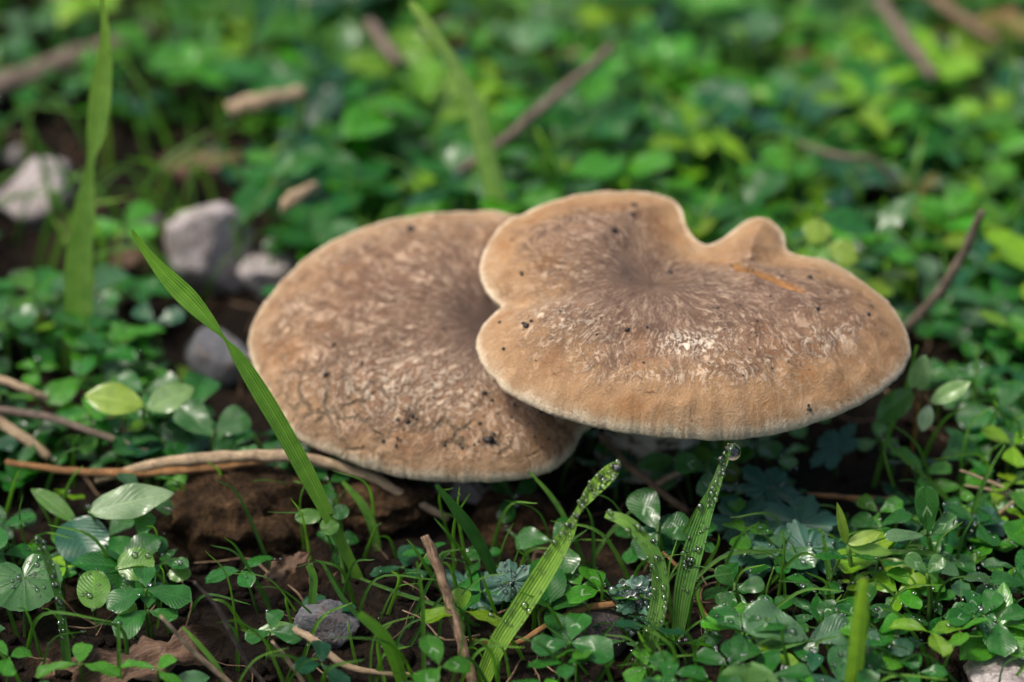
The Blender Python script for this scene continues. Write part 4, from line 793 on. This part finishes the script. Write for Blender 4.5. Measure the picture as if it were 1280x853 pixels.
def hide(top, rpx):
    x, y, f = proj(np.array(top))
    for dx, dy in ((0, 0), (-rpx, 0), (rpx, 0), (0, -rpx * .8)):
        if (inside(left_out, x + dx, y + dy) or inside(right_out, x + dx, y + dy)): return True
    return False
def tint_for(y, px, py):
    """leaf colour: differences between plants (young yellow-green, mature, bluish), plus background brightness painted into far leaves"""
    q = rnd.random(); far = min(1, max(0, (y + 0.02) / 0.16))
    if q < 0.025 and far > 0.4: c = (0.19, 0.13, 0.035)
    elif q < 0.08 + 0.12 * far: c = (0.15, 0.31, 0.012)
    elif q < 0.30 + 0.22 * far: c = (0.055, 0.225, 0.014)
    elif q < 0.78: c = (0.021, 0.130, 0.016)
    elif q < 0.92: c = (0.012, 0.080, 0.028)
    else: c = (0.05, 0.14, 0.05)
    j = rnd.uniform(0.8, 1.2) * (1 + 0.05 * far); return tuple(x * j for x in c)  # far tints lifted slightly: the background's brighter light put into leaf colour
# prototypes: (stem verts, leaflets [verts]) with leaflet meshes shared
proto = []
for i in range(10):
    h = rnd.uniform(0.012, 0.030) if i < 7 else rnd.uniform(0.006, 0.012); lx, ly = rnd.uniform(-.006, .006), rnd.uniform(-.006, .006)
    sp = catmull([(0, 0, -0.003), (lx * .3, ly * .3, h * .55), (lx, ly, h)], 4); S = tube(sp, np.linspace(0.00055, 0.0004, len(sp)), 5)
    tiltv = nrm([rnd.uniform(-.35, .35), rnd.uniform(-.5, .2), 1]); lf = []
    for k in range(3):
        a = k * 2.094 + rnd.uniform(-.25, .25); d = np.array([math.cos(a), math.sin(a), rnd.uniform(-0.05, 0.65)]); d = d - tiltv * (d @ tiltv) * 0.75; d = nrm(d)
        L = rnd.uniform(0.0088, 0.0125); arr = leaf_arr(L, L * rnd.uniform(0.78, 0.98), pr_clover, 8, 12, fold=rnd.uniform(0.05, 0.5), curl=rnd.uniform(-.1, .25), serr=0.012, wav=0.03, seed=i * 3 + k, notch=0.03, cup=0.3)
        lo = leaf_arr(L, L * 0.9, pr_clover, 4, 6, fold=rnd.uniform(0.05, 0.5), curl=rnd.uniform(-.1, .25), wav=0.03, seed=i * 3 + k, cup=0.3)
        x = nrm(np.cross(d, tiltv)); z = np.cross(x, d); top = sp[-1]
        def tr(v, x=x, d=d, z=z, top=top): return top + d * 0.0006 + v[:, :1] * x + v[:, 1:2] * d + v[:, 2:3] * z
        lf.append(((tr(arr[0]), arr[1], arr[2]), (tr(lo[0]), lo[1], lo[2])))
    proto.append(dict(h=h, stem=S, leaf=lf, top=sp[-1], stem_me=make_mesh('clover_stem', S[0], S[1], M_blade, luv=S[2]), leaf_me=[make_mesh('clover_leaflet', a[0][0], a[0][1], M_leaf, luv=a[0][2]) for a in lf]))
cand = []
xs0, ys0 = 0.30, (-0.17, 0.62)
step = 0.0086
yy = ys0[0]
while yy < ys0[1]:
    wid = 0.20 + 0.17 * (yy + 0.2)
    for k in range(int(2 * wid / step)):
        x = -wid + k * step + rnd.uniform(-.6, .6) * step; y = yy + rnd.uniform(-.6, .6) * step
        px, py, f = proj(np.array([x, y, 0.012]))
        if rnd.random() > dens(px, py) * (1 if y < 0.05 else 0.9): continue
        pr = proto[rnd.randrange(10)]; s_ = rnd.uniform(0.65, 1.15) * (1.0 if y < 0.03 else 1.12)
        if y < -0.02: s_ *= 0.82
        zf = 1.0 if y < 0.03 else 0.8; z = gz(x, y); top = np.array([x, y, z]) + pr['top'] * s_ * np.array([1, 1, zf]); rp = 13e-3 * s_ / (f * K)
        infoot = inside(footL, x, y) or inside(footR, x, y)
        if infoot and pr['h'] * s_ > 0.014: continue
        if infoot and rnd.random() < 0.25: continue
        if y < 0.02 and not infoot and hide(top, rp * 0.9): continue
        if any(inside(q, x + dx, y + dy) for q in (footL, footR) for dx, dy in ((.012, 0), (-.012, 0), (0, -.012), (0, .012))) and pr['h'] * s_ > 0.016: continue
        cand.append((f, x, y, z, pr, s_, rnd.uniform(0, 6.28), px, py))
    yy += step
inframe = [c for c in cand if -20 < c[7] < 1300 and -10 < c[8] < 880]; inframe.sort(key=lambda c: c[0])
near = inframe[:290]; nearset = set(id(c) for c in near); rest = [c for c in cand if id(c) not in nearset]
LM = [((1256, 845), 'pale pinkish stone'), ((1245, 608), 'forked pale straw'), ((1150, 490), 'seedling with pale oval leaflets'), ((1060, 670), 'yellow-green seedling'), ((1160, 650), 'tall toothed clover'), ((1000, 795), 'large grey-green dewy clover'),
      ((980, 650), 'lobed teal leaves'), ((885, 590), 'clover beneath the lobed cap'), ((860, 680), 'upright dewy blade'), ((738, 775), 'dark rough stone'), ((566, 765), 'broken dark twig'), ((412, 778), 'small grey stone'), ((165, 830), 'curled dead leaf'),
      ((160, 630), 'pale broad leaf'), ((40, 745), 'heart-shaped leaf'), ((300, 640), 'brown clod of earth'), ((92, 500), 'tall twisted grass blade'), ((278, 438), 'blue-grey stone'), ((252, 305), 'pale angular stone'), ((1190, 340), 'slender slanting twig'), ((690, 124), 'thick grey-brown twig'),
      ((45, 245), 'broad pale stone'), ((625, 265), 'drooping grass blade'), ((1130, 45), 'brown bark strip'), ((1040, 300), 'yellow-green clover by the cap knob'), ((1060, 196), 'bent pale stalk'), ((330, 126), 'pale stick'), ((60, 88), 'dark fallen branch'), ((650, 760), 'paddle-tipped grass blade'), ((1075, 780), 'pale soft grass blade'), ((930, 845), 'rounded crinkled leaf')]
LMP = [(Gz(*q, 0.01), nme) for q, nme in LM]
def near_lm(x, y): return min(LMP, key=lambda q: math.hypot(q[0][0] - x, q[0][1] - y))[1]
labs = {0: ('dark green three-leaflet clover in the mat around the mushrooms', 'dark clover of the mat'), 1: ('dark clover with pale chevrons in the mat around the mushrooms', 'chevron clover of the mat'), 2: ('bright yellow-green three-leaflet clover in the mat around the mushrooms', 'bright clover of the mat')}
for (f, x, y, z, pr, s_, a, px, py) in near:
    c = tint_for(y, px, py); kind = 2 if c[0] > 0.12 else (1 if rnd.random() < 0.3 else 0); mark = rnd.uniform(0.6, 1.0) if kind == 1 else 0
    lm = near_lm(x, y); r = empty('clover', (x, y, z), ['dark green mat clover growing by the ', 'dark mat clover with pale chevrons by the ', 'bright yellow-green mat clover by the '][kind] + lm, 'clover', labs[kind][1] + ' by the ' + lm); r.rotation_euler = (rnd.uniform(-.12, .12), rnd.uniform(-.12, .12), a); r.scale = (s_, s_, s_ * (1.0 if y < 0.03 else 0.8))
    link('stem', pr['stem_me'], r, (0.07, 0.15, 0.035))
    ca, sa = math.cos(a), math.sin(a); Rm = np.array([[ca, -sa, 0], [sa, ca, 0], [0, 0, 1]])
    for k in range(3):
        cc = tuple(q * rnd.uniform(0.88, 1.12) for q in c); link('leaflet', pr['leaf_me'][k], r, cc + (mark,))
        nd = 0 if rnd.random() < 0.35 else rnd.randrange(1, 9 if px > 700 else 4)
        if nd: sprinkle(np.array([x, y, z]) + s_ * (pr['leaf'][k][0][0] @ Rm.T), pr['leaf'][k][0][1], nd, 0.0002, 0.0008)
# the rest of the mat as one mass
def merge(name, parts, mat, label, cat):
    Vs, Fs, Us, Ts = [], [], [], []; n0 = 0
    for v, f, u, c in parts:
        Vs.append(v); Fs.append(np.asarray(f) + n0); Us.append(u); c4 = np.zeros((len(v), 4)); c4[:] = c if len(c) == 4 else (*c, 0); Ts.append(c4); n0 += len(v)
    o = link(name, make_mesh(name, np.concatenate(Vs), np.concatenate(Fs), mat, luv=np.concatenate(Us), tint=np.concatenate(Ts))); return tag(o, label, cat, kind='stuff')
parts = []; sparts = []
for (f, x, y, z, pr, s_, a, px, py) in rest:
    ca, sa = math.cos(a), math.sin(a); Rm = np.array([[ca, -sa, 0], [sa, ca, 0], [0, 0, 1]]); o3 = np.array([x, y, z]); c = tint_for(y, px, py); s_ = s_ * np.array([1, 1, 1.0 if y < 0.03 else 0.8])
    for k in range(3):
        lo = pr['leaf'][k][1]; Vw = o3 + s_ * (lo[0] @ Rm.T); parts.append((Vw, lo[1], lo[2], tuple(q * rnd.uniform(0.85, 1.15) for q in c) + (0.8 if rnd.random() < 0.15 else 0,)))
        if rnd.random() < 0.4 and -50 < px < 1330: sprinkle(Vw, lo[1], 2, 0.0006, 0.0016)
    st = pr['stem']; q4 = np.array([q for q in st[1] if len(q) == 4]); sparts.append((o3 + s_ * (st[0] @ Rm.T), q4, st[2], (0.08, 0.17, 0.03)))
merge('clover_mat', parts, M_leaf_mass, 'mat of clover leaflets spreading beyond the mushrooms', 'clover')
merge('clover_stems', sparts, M_blade_mass, 'thin green stems under the clover mat', 'clover')

# larger oval-leaved weeds in the mat, each with its own stem and leaves
ov_me = [make_mesh('weed_leaf', *(lambda a: (a[0], a[1], M_leaf, a[2]))(leaf_arr(0.017, 0.010 + 0.0015 * i, [pr_ovate, pr_oval, pr_round][i % 3], 8, 11, fold=0.12 + 0.08 * i, curl=0.1 + 0.06 * i, wav=0.04, seed=i, cup=0.3))) for i in range(5)]
n_w = 0
for _ in range(900):
    if n_w >= 120: break
    x = rnd.uniform(-0.24, 0.24); y = rnd.uniform(-0.11, 0.36); px, py, f = proj(np.array([x, y, 0.02]))
    if not (-20 < px < 1300 and -10 < py < 870) or rnd.random() > dens(px, py) + 0.05: continue
    if inside(footL, x, y) or inside(footR, x, y) or any(inside(q, x + dx, y + dy) for q in (footL, footR) for dx, dy in ((.02, 0), (-.02, 0), (0, -.02))): continue
    h = rnd.uniform(0.010, 0.030) if y > 0 else rnd.uniform(0.006, 0.016); top = np.array([x, y, gz(x, y) + h])
    if y < 0.03 and hide(top, 60): continue
    n_w += 1; c = tint_for(y, px, py); bright = c[0] > 0.12
    r = empty('oval_weed', (x, y, gz(x, y)), ('bright' if bright else 'dark') + ' oval-leaved weed growing by the ' + near_lm(x, y), 'weed', ('bright' if bright else 'dark') + ' oval-leaved weeds by the ' + near_lm(x, y))
    sp = catmull([(0, 0, -0.003), (rnd.uniform(-.003, .003), rnd.uniform(-.003, .003), h * .6), (0, 0, h)], 4); S = tube(sp, 0.0006, 5)
    link('stem', make_mesh('stem', S[0], S[1], M_blade, luv=S[2]), r, (0.08, 0.15, 0.04))
    nl = rnd.randrange(3, 6); a0 = rnd.uniform(0, 6.28)
    for k in range(nl):
        lf = link('leaf', ov_me[rnd.randrange(5)], r, tuple(q * rnd.uniform(.85, 1.15) for q in c)); lf.location = (0, 0, h * (1 - 0.12 * (k // 2)))
        lf.rotation_euler = (rnd.uniform(-0.1, 0.7), rnd.uniform(-.3, .3), a0 + k * 6.28 / nl + rnd.uniform(-.2, .2)); s2 = rnd.uniform(0.6, 1.1) * (1.1 if y > 0.05 else 0.8); lf.scale = (s2,) * 3

# fine grass among the foreground clover, each blade a thing
n_g = 0
for _ in range(3000):
    if n_g >= 275: break
    px = rnd.uniform(560, 1290) if rnd.random() < 0.66 else rnd.uniform(0, 560); py = rnd.uniform(570, 890)
    if px > 1050 and rnd.random() < 0.3: py = rnd.uniform(380, 600)
    b = ong(px, py); hh = rnd.uniform(0.012, 0.034); an = rnd.uniform(-.9, .9); ln = rnd.uniform(-.5, .2)
    tip = b + np.array([math.sin(an) * hh * .9, ln * hh, hh * math.cos(an)])
    if inside(footL, b[0], b[1]) or inside(footR, b[0], b[1]) or hide(tip, 6) or hide((b + tip) / 2, 6): continue
    if px < 340 and rnd.random() < 0.6: continue
    n_g += 1
    mid = (b + tip) / 2 + np.array([rnd.uniform(-.15, .15) * hh, rnd.uniform(-.1, .1) * hh, 0.18 * hh])
    D = catmull([b - [0, 0, .002], mid, tip + np.array([math.sin(an) * hh * .12, 0, -0.1 * hh * abs(an)])], 6); wd = rnd.uniform(0.0006, 0.0014) * np.sqrt(np.linspace(1, 0.01, len(D)))
    V, F, uv = ribbon(D, wd, 0.4, rnd.uniform(-.8, .8), nu=4); dark = rnd.random() < 0.5
    o = link('grass_blade', make_mesh('grass_blade', V - b, F, M_blade, luv=uv), None, rnd.choice([GREEN, (0.04, 0.12, 0.025)]) if dark else rnd.choice([MG, (0.11, 0.25, 0.04)]), b)
    tag(o, ('fine dark' if dark else 'fine light green') + ' grass blade sprouting by the ' + near_lm(b[0], b[1]), 'grass blade', ('fine dark' if dark else 'fine light') + ' grass by the ' + near_lm(b[0], b[1]))
    if rnd.random() < 0.4: sprinkle(V, F, rnd.randrange(2, 8), 0.00015, 0.0005)
# grass beyond the caps: one mass
parts = []
for _ in range(1100):
    x = rnd.uniform(-0.30, 0.30); y = rnd.uniform(0.06, 0.55); b = np.array([x, y, gz(x, y)]); hh = rnd.uniform(0.02, 0.05); an = rnd.uniform(-1, 1)
    D = catmull([b - [0, 0, .002], b + np.array([math.sin(an) * hh * .4, rnd.uniform(-.2, .2) * hh, hh * .6]), b + np.array([math.sin(an) * hh, rnd.uniform(-.4, .4) * hh, hh * math.cos(an)])], 4)
    V, F, uv = ribbon(D, rnd.uniform(0.001, 0.0026) * np.sqrt(np.linspace(1, 0.01, len(D))), 0.3, 0, nu=2); parts.append((V, F, uv, rnd.choice([MG, LG, GREEN])))
merge('far_grass', parts, M_blade_mass, 'scattered grass growing through the far clover', 'grass')

# soil litter: crumbs, chips and bits of straw
Vs, Fs = [], []; n0 = 0
for _ in range(6000):
    x = rnd.uniform(-.26, .26); y = rnd.uniform(-.16, .40); px, py, f = proj(np.array([x, y, 0])); 
    if dens(px, py) > 0.5 and rnd.random() < 0.7: continue
    v, fc = IC1; r = 0.0005 * (6 ** rnd.random()); q = v * (1 + 0.25 * rng.normal(size=(len(v), 1))) * r * np.array([1, rnd.uniform(.6, 1.2), rnd.uniform(.5, .9)])
    Vs.append(q + np.array([x, y, gz(x, y) + r * 0.3])); Fs.append(fc + n0); n0 += len(v)
tag(link('soil_crumbs', make_mesh('soil_crumbs', np.concatenate(Vs), np.concatenate(Fs), M_soil)), 'loose crumbs of soil scattered over the bare ground', 'soil crumbs', kind='stuff')
Vs, Fs, Us = [], [], []; n0 = 0
for _ in range(1000):
    x = rnd.uniform(-.26, .22); y = rnd.uniform(-.16, .40); px, py, f = proj(np.array([x, y, 0]))
    if dens(px, py) > 0.5 and rnd.random() < 0.8: continue
    a = rnd.uniform(0, 3.14); L = rnd.uniform(0.004, 0.022); b = np.array([x, y, gz(x, y) + 0.0015]); e = np.array([math.cos(a) * L, math.sin(a) * L, rnd.uniform(0, .004)])
    sd2 = np.array([-e[1], e[0], 0]) * rnd.uniform(-.35, .35); V, F, uv = tube(catmull([b, b + e * .35 + sd2 + [0, 0, .001], b + e * .7 + sd2 * .3 + [0, 0, rnd.uniform(0, .001)], b + e], 3), np.linspace(1, 0.5, 10) * rnd.uniform(0.00012, 0.0004), 5); q4 = np.array([q for q in F if len(q) == 4])
    Vs.append(V); Fs.append(q4 + n0); Us.append(uv + rnd.random() * 9); n0 += len(V)
tag(link('straw_litter', make_mesh('straw_litter', np.concatenate(Vs), np.concatenate(Fs), M_twig, luv=np.concatenate(Us))), 'broken bits of straw and rootlets littering the soil', 'litter', kind='stuff')

# all tiny dew droplets
Vs, Fs = [], []; n0 = 0
for p, r, nn in drops:
    v, f = IC2
    zx = nrm(np.cross(nn, [0.3, 0.9, 0.1])); zy = np.cross(nn, zx); q = v * r
    Vs.append(p + q[:, :1] * zx + q[:, 1:2] * zy + q[:, 2:3] * nn * 0.75); Fs.append(f + n0); n0 += len(v)
tag(link('dew_droplets', make_mesh('dew_droplets', np.concatenate(Vs), np.concatenate(Fs), M_dew)), 'tiny dew droplets beading the leaves and grass blades', 'dew', kind='stuff')
print('clovers', len(cand), 'near', len(near), 'drops', len(drops), 'weeds', n_w, 'grass', n_g)
